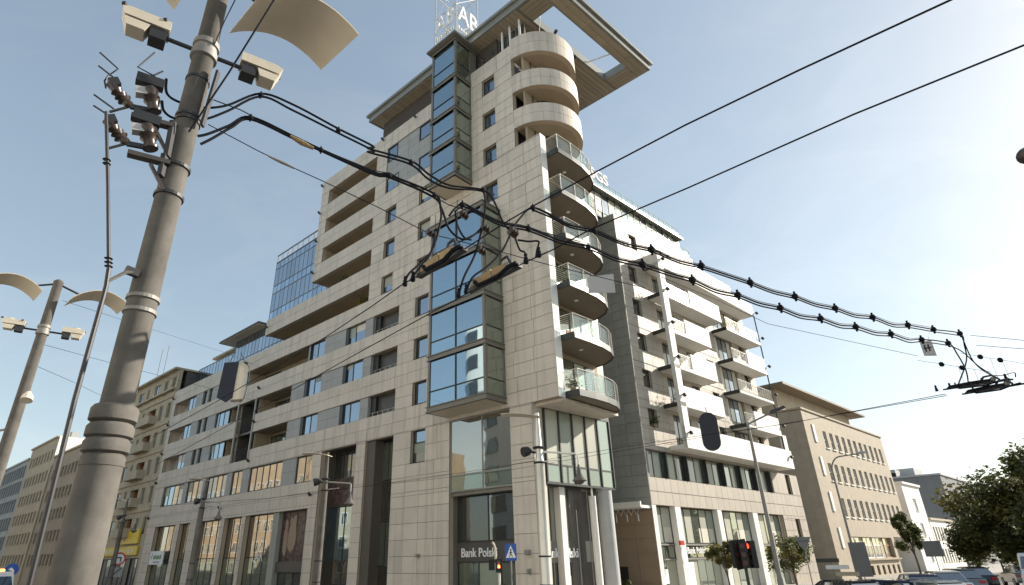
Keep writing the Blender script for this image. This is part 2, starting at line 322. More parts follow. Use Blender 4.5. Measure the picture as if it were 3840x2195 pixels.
def clad(par, solids, holes, zl, w0, w1, pw, m_stone, m_joint, to_world, mx=1, gap=0.026, maxn=290, wall_t=0.34, wall_name='wall', zcourse=None):
    """Stone clad wall: backing with real openings, separate slabs in front (the largest as objects, the rest joined)."""
    us = sorted({round(v, 3) for r in solids + holes for v in r[:2]}); zs = sorted({round(v, 3) for r in solids + holes for v in r[2:]})
    inside = lambda u, z, R: any(r[0] < u < r[1] and r[2] < z < r[3] for r in R)
    bk = B(mx); jl = B(mx)
    for j in range(len(zs) - 1):
        zc = (zs[j] + zs[j + 1]) / 2; run = None
        for i in range(len(us)):
            ok = i < len(us) - 1 and inside((us[i] + us[i + 1]) / 2, zc, solids) and not inside((us[i] + us[i + 1]) / 2, zc, holes)
            if ok and run is None: run = us[i]
            if not ok and run is not None: bk.box(run, us[i], w0 - wall_t, w0 - .05, zs[j], zs[j + 1]); jl.box(run, us[i], w0 - .05, w0, zs[j], zs[j + 1]); run = None
    bk.build(wall_name, 'reveal' if m_joint == 'joint' else m_joint, par); jl.build('joint_bed', m_joint, par)
    lines = sorted({round(z, 3) for z in zl} | set(zs)); cells = []
    lines = [z for i, z in enumerate(lines)]
    for j in range(len(lines) - 1):
        za, zb = lines[j], lines[j + 1]
        if zb - za < 0.05: continue
        zc = (za + zb) / 2; segs = []; run = None
        for i in range(len(us)):
            ok = i < len(us) - 1 and inside((us[i] + us[i + 1]) / 2, zc, solids) and not inside((us[i] + us[i + 1]) / 2, zc, holes)
            if ok and run is None: run = us[i]
            if not ok and run is not None: segs.append((run, us[i])); run = None
        for a, b_ in segs:
            n = max(1, round((b_ - a) / pw)); st = (b_ - a) / n
            for k in range(n): cells.append((a + k * st, a + (k + 1) * st, za, zb))
    def area(c):
        q = [proj(to_world(u * 1.0, z)) for u, z in ((c[0], c[2]), (c[1], c[2]), (c[1], c[3]), (c[0], c[3]))]
        if any(a[2] < 1 for a in q): return 0
        if all(a[0] < 0 or a[0] > 3840 or a[1] < 0 or a[1] > 2195 for a in q): return 0
        return abs(sum(q[i][0] * q[(i + 1) % 4][1] - q[(i + 1) % 4][0] * q[i][1] for i in range(4))) / 2
    cells.sort(key=area, reverse=True); rest = B(mx); h = gap / 2
    for i, (a, b_, za, zb) in enumerate(cells):
        pr = random.uniform(-.003, .003)
        if i < maxn: piece('stone_panel', m_stone, par, a + h, b_ - h, w0 - .01, w1 + pr, za + h, zb - h, mx)
        else: rest.box(a + h, b_ - h, w0 - .01, w1 + pr, za + h, zb - h)
    if len(cells) > maxn: tag(rest.build('stone_cladding', m_stone, par), kind='stuff')
# ================================================================ setting: ground, streets
gb = B(); gb.box(-1500, 1500, -1500, 1500, -0.5, 0.0); tag(gb.build('ground', 'asphalt'), kind='structure')
dL = Vector((cos(AZ_L), sin(AZ_L), 0)); nL = Vector((-dL.y, dL.x, 0))
dR = Vector((cos(AZ_R), sin(AZ_R), 0)); oR = Vector((dR.y, -dR.x, 0))
OL = nL * Vector((0, 32, 0)).dot(nL)                  # origin of the left street frame (u, w, z)
OR = Vector((11.6666, 42.7362, 0))                    # corner of the right wing (s, o, z)
def WL(u, w, z): return OL + dL * u + nL * w + Vector((0, 0, z))
def WR(s, o, z): return OR + dR * s + oR * o + Vector((0, 0, z))
pL = tag(empty('pavement', OL, AZ_L), kind='structure')
bb = B(); bb.box(14, 240, 0, 5.6, -.2, .12); bb.build('paving_slab', 'paving', pL); bb = B(); bb.box(14, 240, 5.6, 5.85, -.2, .13); bb.build('kerb', 'kerb', pL)
pR = tag(empty('pavement', OR, AZ_R + pi), kind='structure')
bb = B(-1); bb.box(-14, 140, -12, 7.0, -.2, .12); bb.build('paving_slab', 'paving', pR); bb = B(-1); bb.box(-14, 140, 7.0, 7.25, -.2, .13); bb.build('kerb', 'kerb', pR)
mk = B(-1)
for i in range(14): mk.box(-10 + i * 9, -6 + i * 9, 14.0, 14.14, 0.002, 0.006)
tag(mk.build('lane_marking', 'white_paint'), kind='structure').matrix_world = Matrix.Translation(OR) @ Matrix.Rotation(AZ_R + pi, 4, 'Z')

# ================================================================ corner tower with the long left wing
T = tag(empty('corner_tower_building', OL, AZ_L), 'tall stone clad corner block with glazed oriels and a flat overhanging roof frame', 'building')
ROW = {1: (7.85, 9.8), 2: (11.4, 12.86), 3: (14.42, 15.85), 4: (17.42, 18.85), 5: (20.38, 21.83), 6: (23.38, 24.83), 7: (26.38, 27.8), 8: (29.4, 30.83), 9: (32.48, 33.93)}
solids = [(29.48, 69.2, 6.0, 20.38), (24.35, 29.48, 0, 20.38), (16.5, 29.48, 9.87, 26.5), (29.48, 49.3, 20.38, 23.38), (16.5, 29.48, 20.38, 23.38), (18.45, 41.9, 23.38, 35.48),
          (18.27, 19.75, 0, 9.87), (32.4, 33.45, 0, 9.8), (37.65, 38.78, 0, 6.0), (67.0, 69.2, 0, 6.0)]
PIL = [(61.0, 61.95), (57.2, 58.6), (51.65, 52.4), (47.9, 48.5)]
solids += [(a, b, 0, 6.0) for a, b in PIL]
holes = [(29.48, 37.65, 6.0, 9.8)]
holes += [(38.8, 66.8, *ROW[1])]
for r in (2, 3, 4): holes.append((29.5, 68.4, *ROW[r]))
holes.append((49.3, 52.2, 10.6, 15.86))
holes += [(33.25, 49.3, *ROW[5]), (33.3, 41.9, *ROW[6])] + [(33.4, 40.65, *ROW[r]) for r in (7, 8, 9)]
c1 = [(26.45, 27.78, *ROW[r]) for r in (1, 2, 3, 4, 5, 6, 7)]
c2 = [(30.45, 31.75, *ROW[r]) for r in (5, 6, 7)]
c3 = [(20.05, 21.22, ROW[r][0] + .02, ROW[r][1] + .02) for r in (6, 7, 8, 9)]
holes += c1 + c2 + c3 + [(26.6, 32.0, 29.4, 33.93)]
sol2 = [s for s in solids if s != (32.4, 33.45, 0, 9.8)]
zl = [0.12 + .87 * i for i in range(1, 9)] + [z + d for r in ROW.values() for z in r for d in (0,)] + [(ROW[r][1] + ROW[r + 1][0]) / 2 for r in range(1, 9)] + [(ROW[r][0] + ROW[r][1]) / 2 for r in range(2, 10)] + [8.8, 34.7, 6.92]
holes2 = [h if h[:2] != (29.48, 37.65) else h for h in holes]
clad(T, solids[:7] + solids[8:], holes, zl, -.03, 0.0, 1.33, 'stone', 'joint', lambda u, z: WL(u, 0, z))
clad(T, [(32.4, 33.45, 0, 9.8)], [], [0.12 + 0.87 * i for i in range(12)], -.03, 0.0, 1.33, 'stone', 'joint', lambda u, z: WL(u, 0, z), maxn=0, wall_t=0.9, wall_name='pillar')
for a, b in PIL + [(37.65, 38.78)]:                   # pillar sides at street level
    pass
# rooms behind everything, so that no daylight leaks through
core = B(); core.box(30, 69.1, -14, -2.3, 0, 20.3).box(24.4, 30, -14, -.55, 0, 20.3).box(19, 32.2, -5.7, -.55, 10.2, 35.3).box(20.3, 32.2, -11, -5.7, 10.2, 35.3).box(32.2, 41.8, -11, -2.2, 20.3, 35.3)
core.box(18.6, 24.4, -5.6, -3.2, 0, 10.2).box(23.6, 24.4, -11, -5.6, 0, 10.2); core.build('inner_wall', 'shop_dark', T)
for a, b, z0, z1 in c1 + c2 + c3:
    window(T, a, b, z0, z1, -.27, cols=1, g='pane_blue', rows=((.62,) if z0 < 8 else ()))
    piece('window_sill', 'steel_dark', T, a, b, -.26, .02, z0 - .03, z0 + .015)

def loggia(a, b, z0, z1, depth=1.75, doors=(), m='stucco', left=True, name='loggia', floor=1.0):
    o = B(); o.box(a, b, -depth - .12, -depth, z0 - floor, z1 + .05)
    o.box(a, b, -depth, -.345, z1, z1 + .14).box(a, b, -depth, -.345, z0 - floor - .1, z0 - floor)
    if left: o.box(b, b + .14, -depth, -.345, z0 - floor, z1)
    o.box(a - .14, a, -depth, -.345, z0 - floor, z1)
    o = o.build(name, m, T)
    for d0, d1, g in doors: window(o, d0, d1, z0 - floor + .05, z1 - .25, -depth + .04, cols=max(1, round((d1 - d0) / 1.0)), g=g, name='balcony_door', depth=.1)
    return o
for r in (7, 8, 9): loggia(33.4, 40.65, *ROW[r], doors=((39.4, 40.4, 'pane_dark'),))
loggia(33.3, 41.75, *ROW[6], depth=1.62, left=False, doors=((39.0, 41.2, 'pane_green'),))
loggia(33.25, 49.1, *ROW[5], depth=1.85, left=False, doors=((40.5, 46.0, 'pane_green'),))
for r in (2, 3, 4):
    z0, z1 = ROW[r]
    lg = loggia(29.5, 32.5, z0, z1, depth=1.5, m='stucco', doors=((29.9, 31.5, 'pane_dark'),))
    rl = B(); rl.tube([(29.6, -.2, z0 + .28), (32.4, -.2, z0 + .28)], .02, 6)
    for i in range(5): rl.tube([(29.9 + .55 * i, -.2, z0 - .1), (29.9 + .55 * i, -.2, z0 + .28)], .012, 5)
    rl.build('handrail', 'steel', lg)
    piece('side_panel', 'dark_frame', T, 31.95, 32.48, -.5, -.3, z0, z1)
    a = 43.2 if r < 4 else 41.1
    b = 49.0 if r < 4 else 51.7
    loggia(a, b, z0, z1, depth=1.7, doors=((b - 3.2, b - .4, 'pane_green'), (a + .3, a + 2.0, 'pane_dark')))
    for (p, q) in ((32.5, 33.45), (35.9, 37.35), (37.35, 38.8)) + (((41.2, 42.2), (42.2, 43.2)) if r < 4 else ((40.9, 41.1),)):
        for k in range(2): piece('grey_panel', 'grey_clad', T, p + .008, q - .008, -.3, -.06, z0 + (z1 - z0) * k / 2 + .008, z0 + (z1 - z0) * (k + 1) / 2 - .008)
    window(T, 33.45, 35.9, z0, z1, -.22, g='pane_blue', cuts=[34.75]); piece('window_reveal', 'dark_frame', T, 35.55, 35.9, -.21, -.08, z0, z1)
    window(T, 38.8, 41.2, z0, z1, -.22, g='pane_blue', cuts=[39.9]); piece('window_reveal', 'dark_frame', T, 40.85, 41.2, -.21, -.08, z0, z1)
    if r < 4:
        loggia(52.6, 54.4, z0, z1, depth=1.2, m='stucco', doors=((52.8, 54.2, 'pane_dark'),))
    else:
        for p, q in ((51.85, 54.4),): window(T, p, q, z0, z1, -.22, cols=2, g='pane_blue')
    window(T, 54.5, 57.3, z0, z1, -.22, g='pane_blue', cuts=[55.6, 56.6])
    for p, q in ((57.3, 59.1), (59.9, 60.4), (61.3, 63.0)):
        for k in range(2): piece('grey_panel', 'grey_clad', T, p + .008, q - .008, -.3, -.06, z0 + (z1 - z0) * k / 2 + .008, z0 + (z1 - z0) * (k + 1) / 2 - .008)
    window(T, 59.12, 59.88, z0, z1, -.25, g='pane_dark'); window(T, 60.42, 61.28, z0, z1, -.25, g='pane_dark')
    window(T, 63.0, 65.0, z0, z1, -.22, cols=2, g='pane_blue')
    loggia(65.0, 68.4, z0, z1, depth=1.1, m='stone', doors=((65.3, 66.6, 'pane_dark'),))
# two storey recess with railings, between slim posts
rc = B(); rc.box(49.1, 52.4, -1.9, -1.75, 10.5, 16).box(49.1, 49.25, -1.75, -.345, 10.5, 16).box(52.25, 52.4, -1.75, -.345, 10.5, 16).box(49.1, 52.4, -1.75, -.345, 15.88, 16.0).box(49.1, 52.4, -1.75, -.3, 12.95, 13.15).box(49.1, 52.4, -1.75, -.3, 10.48, 10.6)
rco = rc.build('stair_recess', 'shop_dark', T)
for z in (10.62, 13.17): window(rco, 49.4, 52.1, z, z + 2.2, -1.68, cols=3, g='pane_dark', name='balcony_door')
for z in (10.6, 13.15):
    rl = B()
    for k in range(8): rl.tube([(49.3, -.1, z + .12 + .13 * k), (52.2, -.1, z + .12 + .13 * k)], .012, 5)
    for k in range(4): rl.tube([(49.35 + .93 * k, -.1, z), (49.35 + .93 * k, -.1, z + 1.1)], .02, 6)
    rl.build('railing', 'steel_dark', T)
for u in (49.05, 52.32): piece('post', 'grey_frame', T, u - .1, u + .1, -.06, .06, 10.6, 15.9)
# office strip, first floor
z0, z1 = ROW[1]
for k, (p, q, n) in enumerate(((61.95, 66.8, 4), (57.6, 61.0, 3), (52.7, 56.6, 4), (49.8, 51.7, 2), (43.2, 48.5, 5), (38.8, 41.15, 2))):
    window(T, p, q, z0, z1, -.2, cols=n, g=['pane_blue', 'pane_shop', 'pane_blue'] if k < 3 else 'pane_shop', fr='dark_frame', fw=.09)
for p, q in ((61.0, 61.95), (56.6, 57.6), (51.7, 52.7), (48.5, 49.8), (41.15, 42.15), (42.15, 43.2)):
    for k in range(2): piece('grey_panel', 'grey_clad', T, p + .008, q - .008, -.3, -.08, z0 + (z1 - z0) * k / 2 + .008, z0 + (z1 - z0) * (k + 1) / 2 - .008)
# shop fronts
for p, q in ((61.95, 67.0), (58.6, 61.0), (52.4, 57.2), (48.5, 51.65), (43.7, 47.9)):
    window(T, p, q, .35, 6.0, -.42, cols=max(2, round((q - p) / 1.25)), rows=(.46,), g=['pane_green', 'pane_shop'], fr='dark_frame', fw=.07, name='shop_window')
    piece('plinth', 'dark_stone', T, p, q, -.5, -.3, 0, .35)
# dark portal with poster glass, between the shop fronts and the arcade
piece('portal_frame', 'dark_stone', T, 42.85, 43.7, -.6, -.12, 0, 6.0)
window(T, 38.78, 42.85, 2.55, 6.0, -.5, cols=4, rows=(), g='poster_dark', fr='shop_dark', name='shop_window')
piece('fascia', 'shop_dark', T, 38.78, 42.85, -.55, -.3, 1.9, 2.55)
window(T, 38.78, 42.85, .1, 1.9, -.6, cols=4, g=['pane_green', 'pane_dark'], fr='dark_frame', name='shop_window')
for k, (p, q) in enumerate(((39.2, 40.3), (40.9, 42.2))):     # faded figures of the window poster
    fg = B()
    for i in range(7):
        x = random.uniform(p, q); fg.lathe([(.05, 0), (.26, .3), (.30, .9), (.22, 1.5), (.1, 1.75), (.17, 1.85), (.2, 2.1), (.1, 2.3)], (x, -.46, 2.9 + random.uniform(0, .5)), 7)
    fg.v = [(x, -.465 + (y + .46) * .04, z) for x, y, z in fg.v]; fg.build('window_poster', 'tan_wall' if k else 'poster_dark', T)
# arcade: dark hall behind the tall opening
ar = B(); ar.box(29.5, 37.65, -2.2, -.35, 9.8, 9.95).box(37.6, 37.75, -2.2, -.35, 0, 9.8).box(29.35, 29.5, -2.2, -.35, 0, 9.8); ar.build('arcade_soffit', 'louvre', T)
window(T, 33.5, 37.6, 6.05, 9.75, -1.2, cols=4, rows=(.5,), g=['poster_dark', 'pane_dark'], fr='shop_dark', name='arcade_glazing')
window(T, 33.5, 37.6, .1, 6.0, -1.0, cols=4, rows=(.18, .42,), g=['pane_shop', 'pane_shop', 'pane_bay'], fr='dark_frame', name='arcade_glazing')
window(T, 29.5, 32.35, .1, 9.75, -.9, cols=2, rows=(.22, .48, .74), g=['pane_shop', 'pane_green'], fr='dark_frame', name='arcade_glazing')
piece('side_panel', 'louvre', T, 31.5, 32.38, -.9, -.15, 0, 9.78)
# grey clad patch with windows high on the tower
gp = B(); gp.box(26.6, 32.0, -.36, -.14, 29.4, 33.93); gp.build('grey_backing', 'joint', T)
ww = [(30.7, 31.95, 32.48, 33.9), (26.65, 28.02, 32.48, 33.9), (30.4, 31.9, 29.42, 30.83), (26.65, 27.98, 29.42, 30.83)]
for a, b, z0, z1 in ww:
    window(T, a, b, z0, z1, -.11, g='pane_blue', depth=.14)
us = [26.6, 28.0, 29.35, 30.7, 32.0]; zs = [29.4, 30.15, 30.83, 31.65, 32.48, 33.2, 33.93]
for i in range(4):
    for j in range(6):
        uc, zc = (us[i] + us[i + 1]) / 2, (zs[j] + zs[j + 1]) / 2
        if not any(a - .1 < uc < b + .1 and z0 < zc < z1 for a, b, z0, z1 in ww): piece('grey_panel', 'grey_clad', T, us[i] + .012, us[i + 1] - .012, -.15, -.07, zs[j] + .012, zs[j + 1] - .012)

# ---- glazed oriels
def oriel(u0, u1, e, zs, mull, tr, back):
    o = B(); ht = .16
    for i, z in enumerate(zs):
        lo, hi = (z, z + .34) if i == 0 else ((z - .36, z) if i == len(zs) - 1 else (z - .15, z + .17))
        o.box(u0 - .03, u1 + .03, back, e + .05, lo, hi)
        o.box(u0 - .09, u1 + .09, back, e + .11, lo - .0, lo + .05).box(u0 - .09, u1 + .09, back, e + .11, hi - .05, hi)
    for u in (u0, u1): o.box(u - .02 if u == u0 else u - .14, u + .14 if u == u0 else u + .02, e - .14, e + .03, zs[0], zs[-1])
    o.box(u0 - .02, u0 + .1, back, .12, zs[0], zs[-1]); o.box(u1 - .1, u1 + .02, back, .12, zs[0], zs[-1])
    o = o.build('oriel', 'bronze', T); piece('soffit_brightener', 'reflector', o, u0 + .05, u1 - .05, .02, e - .02, zs[0] - .012, zs[0] - .003)  # pale panel added below to lighten the dark oriel underside
    for i in range(len(zs) - 1):
        a, b = zs[i] + (.34 if i == 0 else .17), zs[i + 1] - (.36 if i == len(zs) - 2 else .15)
        cuts = [u0 + .14] + mull + [u1 - .14]
        zz = [a, a + (b - a) * tr, b]
        fb = B()
        for c in mull: fb.box(c - .035, c + .035, e - .1, e + .015, a, b)
        fb.box(u0 + .14, u1 - .14, e - .1, e + .01, zz[1] - .03, zz[1] + .03)
        fb.box(u0 - .005, u0 + .02, .12, e - .14, zz[1] - .03, zz[1] + .03).box(u1 - .02, u1 + .005, .12, e - .14, zz[1] - .03, zz[1] + .03)
        fb.build('glazing_bars', 'dark_frame', o)
        for k in range(len(cuts) - 1):
            for j in range(2): piece('pane', 'pane_bay', o, cuts[k] + .01, cuts[k + 1] - .01, e - .05, e - .03, zz[j], zz[j + 1])
        for j in range(2):
            piece('pane', 'pane_green', o, u0 + .02, u0 + .04, .12, e - .14, zz[j], zz[j + 1]); piece('pane', 'pane_bay', o, u1 - .04, u1 - .02, .12, e - .14, zz[j], zz[j + 1])
    return o
oriel(19.95, 24.5, 1.6, [10.1, 13.3, 16.25, 19.28, 22.4], [22.24], .32, -.1)
oriel(22.32, 24.8, 1.6, [25.45, 28.5, 31.25, 34.3, 38.1], [], .36, -.6)
# orange box between the oriels
piece('oriel_attic', 'stucco', T, 20.6, 24.2, .002, .35, 22.4, 22.75)
# ---- glass under the lower oriel and the bank entrance
window(T, 19.75, 24.35, 5.9, 9.87, -.12, g=['pane_green', 'pane_shop'], cuts=[21.85], rows=(.22,), fr='grey_frame', fw=.08, name='corner_glazing')
bk = B(); bk.box(19.75, 24.35, -2.0, -.17, 5.7, 5.9).box(24.35, 24.5, -.9, -.34, 0, 5.9).box(19.6, 19.75, -.9, -.34, 0, 5.9); bk.build('entrance_soffit', 'bronze', T)
window(T, 19.75, 24.35, 3.35, 5.7, -.72, cols=2, g='pane_dark', fr='dark_frame', name='bank_window')
piece('fascia', 'shop_dark', T, 19.75, 24.35, -.8, -.70, 2.42, 3.35)
window(T, 19.75, 24.35, .12, 2.42, -.75, cols=3, g=['pane_green', 'blind_green', 'pane_green'], fr='dark_frame', name='bank_window')
text('sign_lettering', 'Bank Polski', .62, 'white_paint', T, (22.75, -.66, 2.82), (-1, 0, 0), bold=.006, xs=.92)
lg_ = B(); lg_.lathe([(.0, 0), (.24, .0), (.24, .04), (.0, .04)], (24.55, -.69, 2.82), 16, (0, 1, 0)); lg_.build('bank_emblem', 'red_sign', T)
for u, z, s in ((26.75, 2.75, .24), (18.9, 2.78, .3), (18.85, 1.95, .16)):
    x = B(); x.box(u - s / 2, u + s / 2, 0, .14, z - s / 2 * (1.6 if s == .16 else .75), z + s / 2 * (1.6 if s == .16 else .75)); x.box(u - s / 2 + .03, u + s / 2 - .03, .14, .2, z - s / 4, z + s / 4); x.build('wall_light', 'grey_frame', T)

# ---- glass corner box under the balconies, along the right street
GB = [WL(18.22, -.35, 0), None]
def LB(s, o):                                        # (s along the right street, o outwards) -> tower axes
    X = WL(18.2, -.9, 0) + dR * s + oR * o; d = X - OL; return (d.dot(dL), d.dot(nL))
gx = B(); P4 = [LB(-.1, .06), LB(5.6, .06), LB(5.6, -3.5), LB(-.1, -3.5)]
gx.prism(P4, 5.9, 6.02).prism(P4, 9.7, 9.87); 
for k in range(6):
    a, b = (-.05 + k * 1.12), (-.05 + k * 1.12) + .08
    gx.prism([LB(a, .09), LB(b, .09), LB(b, -.05), LB(a, -.05)], 6.0, 9.7)
gx.prism([LB(0, .05), LB(5.6, .05), LB(5.6, -.03), LB(0, -.03)], 6.84, 6.92)
go = gx.build('corner_glazing', 'dark_frame', T)
for k in range(5):
    for j, (a, b) in enumerate(((6.02, 6.84), (6.92, 9.7))):
        q = B(); s0, s1 = .03 + k * 1.12, -.05 + (k + 1) * 1.12; q.prism([LB(s0, .01), LB(s1, .01), LB(s1, -.01), LB(s0, -.01)], a, b); q.build('pane', 'pane_green' if j == 0 else ('blind', 'blind_green', 'blind', 'blind', 'pane_green')[k], go)
for (a, b) in ((6.02, 9.7),):
    q = B(); q.prism([LB(5.56, -.02), LB(5.58, -.02), LB(5.58, -3.4), LB(5.56, -3.4)], a, b); q.build('pane', 'pane_green', go)
# set back shop glazing below, columns
for k in range(4):
    s0 = -.1 + k * 1.0; q = B(); q.prism([LB(s0 + .05, -.75), LB(s0 + .95, -.75), LB(s0 + .95, -.78), LB(s0 + .05, -.78)], 3.3, 5.85); q.build('pane', ('pane_green', 'blind', 'blind', 'blind')[k], go)
    q = B(); q.prism([LB(s0 + .05, -.75), LB(s0 + .95, -.75), LB(s0 + .95, -.78), LB(s0 + .05, -.78)], .1, 2.3); q.build('pane', ('pane_green', 'pane_dark', 'pane_dark', 'pane_green')[k], go)
q = B(); q.prism([LB(-.1, -.7), LB(4.2, -.7), LB(4.2, -.9), LB(-.1, -.9)], 2.3, 3.3); q.prism([LB(-.1, -.7), LB(4.2, -.7), LB(4.2, -1), LB(-.1, -1)], 5.8, 5.92)
for k in range(5): q.prism([LB(-.12 + k, -.68), LB(-.05 + k, -.68), LB(-.05 + k, -.8), LB(-.12 + k, -.8)], .1, 5.85)
q.build('shop_frame', 'grey_frame', T)
q = B(); q.prism([LB(1.22, -.3), LB(1.62, -.3), LB(1.62, -.72), LB(1.22, -.72)], 0, 5.85); q.build('pillar', 'white_render', T)
def column(s, o, r, z1, m):
    c = LB(s, o); q = B(); q.lathe([(r, 0), (r, z1 - .05), (r * 1.12, z1)], (c[0], c[1], 0), 20); return q.build('column', m, T, smooth=True)
column(3.62, -.1, .19, 5.5, 'white_render'); column(4.9, -.25, .42, 5.9, 'grey_old')
cf = B(); c = LB(3.62, -.1); cf.lathe([(.06, 5.3), (.06, 5.9)], (c[0], c[1], 0), 8); cf.build('column_head', 'steel', T)
tl = text('sign_lettering', 'Bank Polski', .62, 'white_paint', T, (0, 0, 0), (1, 0, 0), bold=.006, xs=.92)
X = WL(18.2, -.9, 0) + dR * 1.35 + oR * -.55 - OL; xl = Vector((dR.dot(dL), dR.dot(nL), 0)); nrm = xl.cross(Vector((0, 0, 1)))
tl.matrix_local = Matrix.Translation((X.dot(dL), X.dot(nL), 2.72)) @ Matrix((xl * .92, Vector((0, 0, 1)), nrm)).transposed().to_4x4()
for s_, z_ in ((2.5, .95), (1.75, .75)):              # notices on the bank's glass door
    q = B(); q.prism([LB(s_, -.72), LB(s_ + .42, -.72), LB(s_ + .42, -.74), LB(s_, -.74)], z_, z_ + .95); q.build('notice', 'white_paint', T)

# ---- sunlit fin, rounded top floors, curved balconies
fn = B(); fn.box(16.5, 16.9, -.56, -.34, 9.87, 26.5).box(16.5, 18.4, -.4, -.345, 9.87, 26.5); fn.build('fin', 'white_render', T)
piece('fin_face', 'white_render', T, 16.47, 16.5, -.56, -.0, 9.87, 26.5)
piece('pillar_side', 'stone', T, 18.24, 18.27, -.9, -.03, 0, 9.87)
sf = B(); sf.box(16.47, 18.3, -5.6, -.36, 9.72, 9.868); sf.build('soffit', 'stone', T)
bw = B(); bw.prism([(17.7, -.4), (17.85, -.4), (17.85, -5.9), (17.7, -5.9)], 9.87, 35.6); bwo = bw.build('balcony_wall', 'stucco', T)
def ring(r0, r1, a0, a1, z0, z1, n=14, c=(18.45, -2.85)):
    pts = [(c[0] - r1 * sin(a0 + (a1 - a0) * i / n), c[1] + r1 * cos(a0 + (a1 - a0) * i / n)) for i in range(n + 1)]
    pin = [(c[0] - r0 * sin(a0 + (a1 - a0) * i / n), c[1] + r0 * cos(a0 + (a1 - a0) * i / n)) for i in range(n + 1)]
    b = B()
    for i in range(n): b.prism([pts[i], pts[i + 1], pin[i + 1], pin[i]], z0, z1)
    return b
for k, (za, zb) in enumerate(((34.1, 35.95), (31.02, 32.52), (28.0, 29.5))):
    ring(2.5, 2.82, 0, pi, za, zb).build('parapet', 'reveal', T)
    n = 13; zm = (za + zb) / 2
    for j, (p, q) in enumerate(((za, zm), (zm, zb))):
        for i in range(n):
            a = pi * i / n; da = pi / n; b = ring(2.81, 2.85, a + .003, a + da - .003, p + .012, q - .012, n=3); b.build('stone_panel', 'stone', T)
    sl = B(); cc = [(18.45 - 2.5 * sin(pi * i / 16), -2.85 + 2.5 * cos(pi * i / 16)) for i in range(17)]; sl.prism(cc, za + .02, za + .2); sl.build('balcony_slab', 'stucco', T)
ring(1.2, 1.35, 0, pi, 26.5, 35.9).build('rounded_wall', 'soffit_brown', T)
for za, zb in ((32.52, 34.05), (29.5, 31.0), (26.6, 27.95)): piece('loggia_window', 'pane_blue', T, 17.6, 18.42, -1.2, -1.15, za - .6, zb + .1)
for k, (za, zb) in enumerate(((32.52, 34.05), (29.5, 31.0), (26.6, 27.95))):
    for i in range(3):
        a = .15 + i * .62; ring(1.36, 1.38, a, a + .58, za - .9, zb, n=3).build('pane', 'pane_blue' if i == 0 else 'pane_dark', T)
BP = [(16.9, -.62), (15.67, -.62), (15.55, -1.9), (15.52, -3.0), (15.66, -4.1), (15.95, -4.9), (16.45, -5.5), (17.1, -5.85), (17.8, -5.95)]
for k, zt in enumerate((10.22, 13.29, 16.28, 19.28, 22.27, 25.27)):
    s_ = B(); s_.prism(BP + [(17.8, -.62)], zt - .30, zt - .06); bo = s_.build('balcony', 'soffit_brown', T)
    fa = B()
    for i in range(len(BP) - 1):
        p, q = Vector((*BP[i], 0)), Vector((*BP[i + 1], 0)); fa.bar((*BP[i], zt - .18), (*BP[i + 1], zt - .18), .07, .34)
    fa.build('slab_edge', 'dark_frame', bo)
    fs = B()
    for i in range(1, len(BP) - 1):
        p, q = Vector((*BP[i], zt - .20)), Vector((*BP[i + 1], zt - .20)); d = (q - p); o_ = Vector((d.y, -d.x, 0)).normalized() * -.045
        nsg = max(1, round(d.length / 1.0))
        for j in range(nsg): fs.bar(p + d * ((j + .06) / nsg) + o_, p + d * ((j + .94) / nsg) + o_, .012, .16)
    fs.build('edge_trim', 'steel', bo)
    rl = B(); path = [(*p, 0) for p in BP[:-1]]
    for j in range(9):
        z = zt + .12 + .115 * j; rl.tube([(x, y, z) for x, y, _ in path], .022 if j == 8 else .011, 6 if j == 8 else 4)
    for i in range(len(path) - 1):
        p, q = Vector(path[i]), Vector(path[i + 1]); n = max(1, round((q - p).length / .9))
        for j in range(n + (i == len(path) - 2)):
            c_ = p + (q - p) * (j / n); rl.tube([c_ + Vector((0, 0, zt - .1)), c_ + Vector((0, 0, zt + 1.06))], .018, 5)
    rl.build('railing', 'steel', bo)
    for i in range(1, 4):
        p, q = BP[i], BP[i + 1]; g_ = B(); g_.prism([(p[0] + .06, p[1] - .03), (q[0] + .06, q[1] + .03), (q[0] + .075, q[1] + .03), (p[0] + .075, p[1] - .03)], zt + .1, zt + 1.0); g_.build('glass_panel', 'rail_glass', bo)
    lp = B(); lp.lathe([(.12, 0), (.12, .03), (.07, .05)], (16.6, -2.6, zt - .35), 12); lp.build('ceiling_lamp', 'white_paint', bo)
    if k < 5:
        for j in range(4):
            w0 = -1.0 - j * 1.15; q = B(); q.box(17.66, 17.7, w0 - 1.05, w0, zt + .05, zt + 2.45); d_ = q.build('balcony_door', 'dark_frame', bo)
            piece('pane', ('pane_blue', 'pane_green', 'blind', 'pane_dark')[j], d_, 17.64, 17.67, w0 - .98, w0 - .07, zt + .15, zt + 2.38)
# ---- roof slab with the open rectangular frame, penthouse louvres
def RF(u, w):                                        # roof edges run with the right street
    return (u + .0853 * w, w)
zr = 38.35
rf = B()
def quad(u0, u1, w0, w1, z0, z1, b): b.prism([RF(u0, w0), RF(u1, w0), RF(u1, w1), RF(u0, w1)], z0, z1)
quad(17.6, 34.7, .1, -11.8, zr, zr + .28, rf); quad(14.62, 15.62, .1, -11.8, zr, zr + .28, rf); quad(15.62, 17.6, .1, -1.5, zr, zr + .28, rf); quad(15.62, 17.6, -10.25, -11.8, zr, zr + .28, rf)
rfo = rf.build('roof', 'bronze', T)
ed = B(); quad(14.52, 34.85, .16, .06, zr + .05, zr + .75, ed); quad(14.50, 14.64, .16, -11.9, zr + .05, zr + .75, ed); quad(14.52, 34.85, -11.78, -11.9, zr + .05, zr + .75, ed); quad(34.68, 34.82, .16, -11.9, zr + .05, zr + .75, ed)
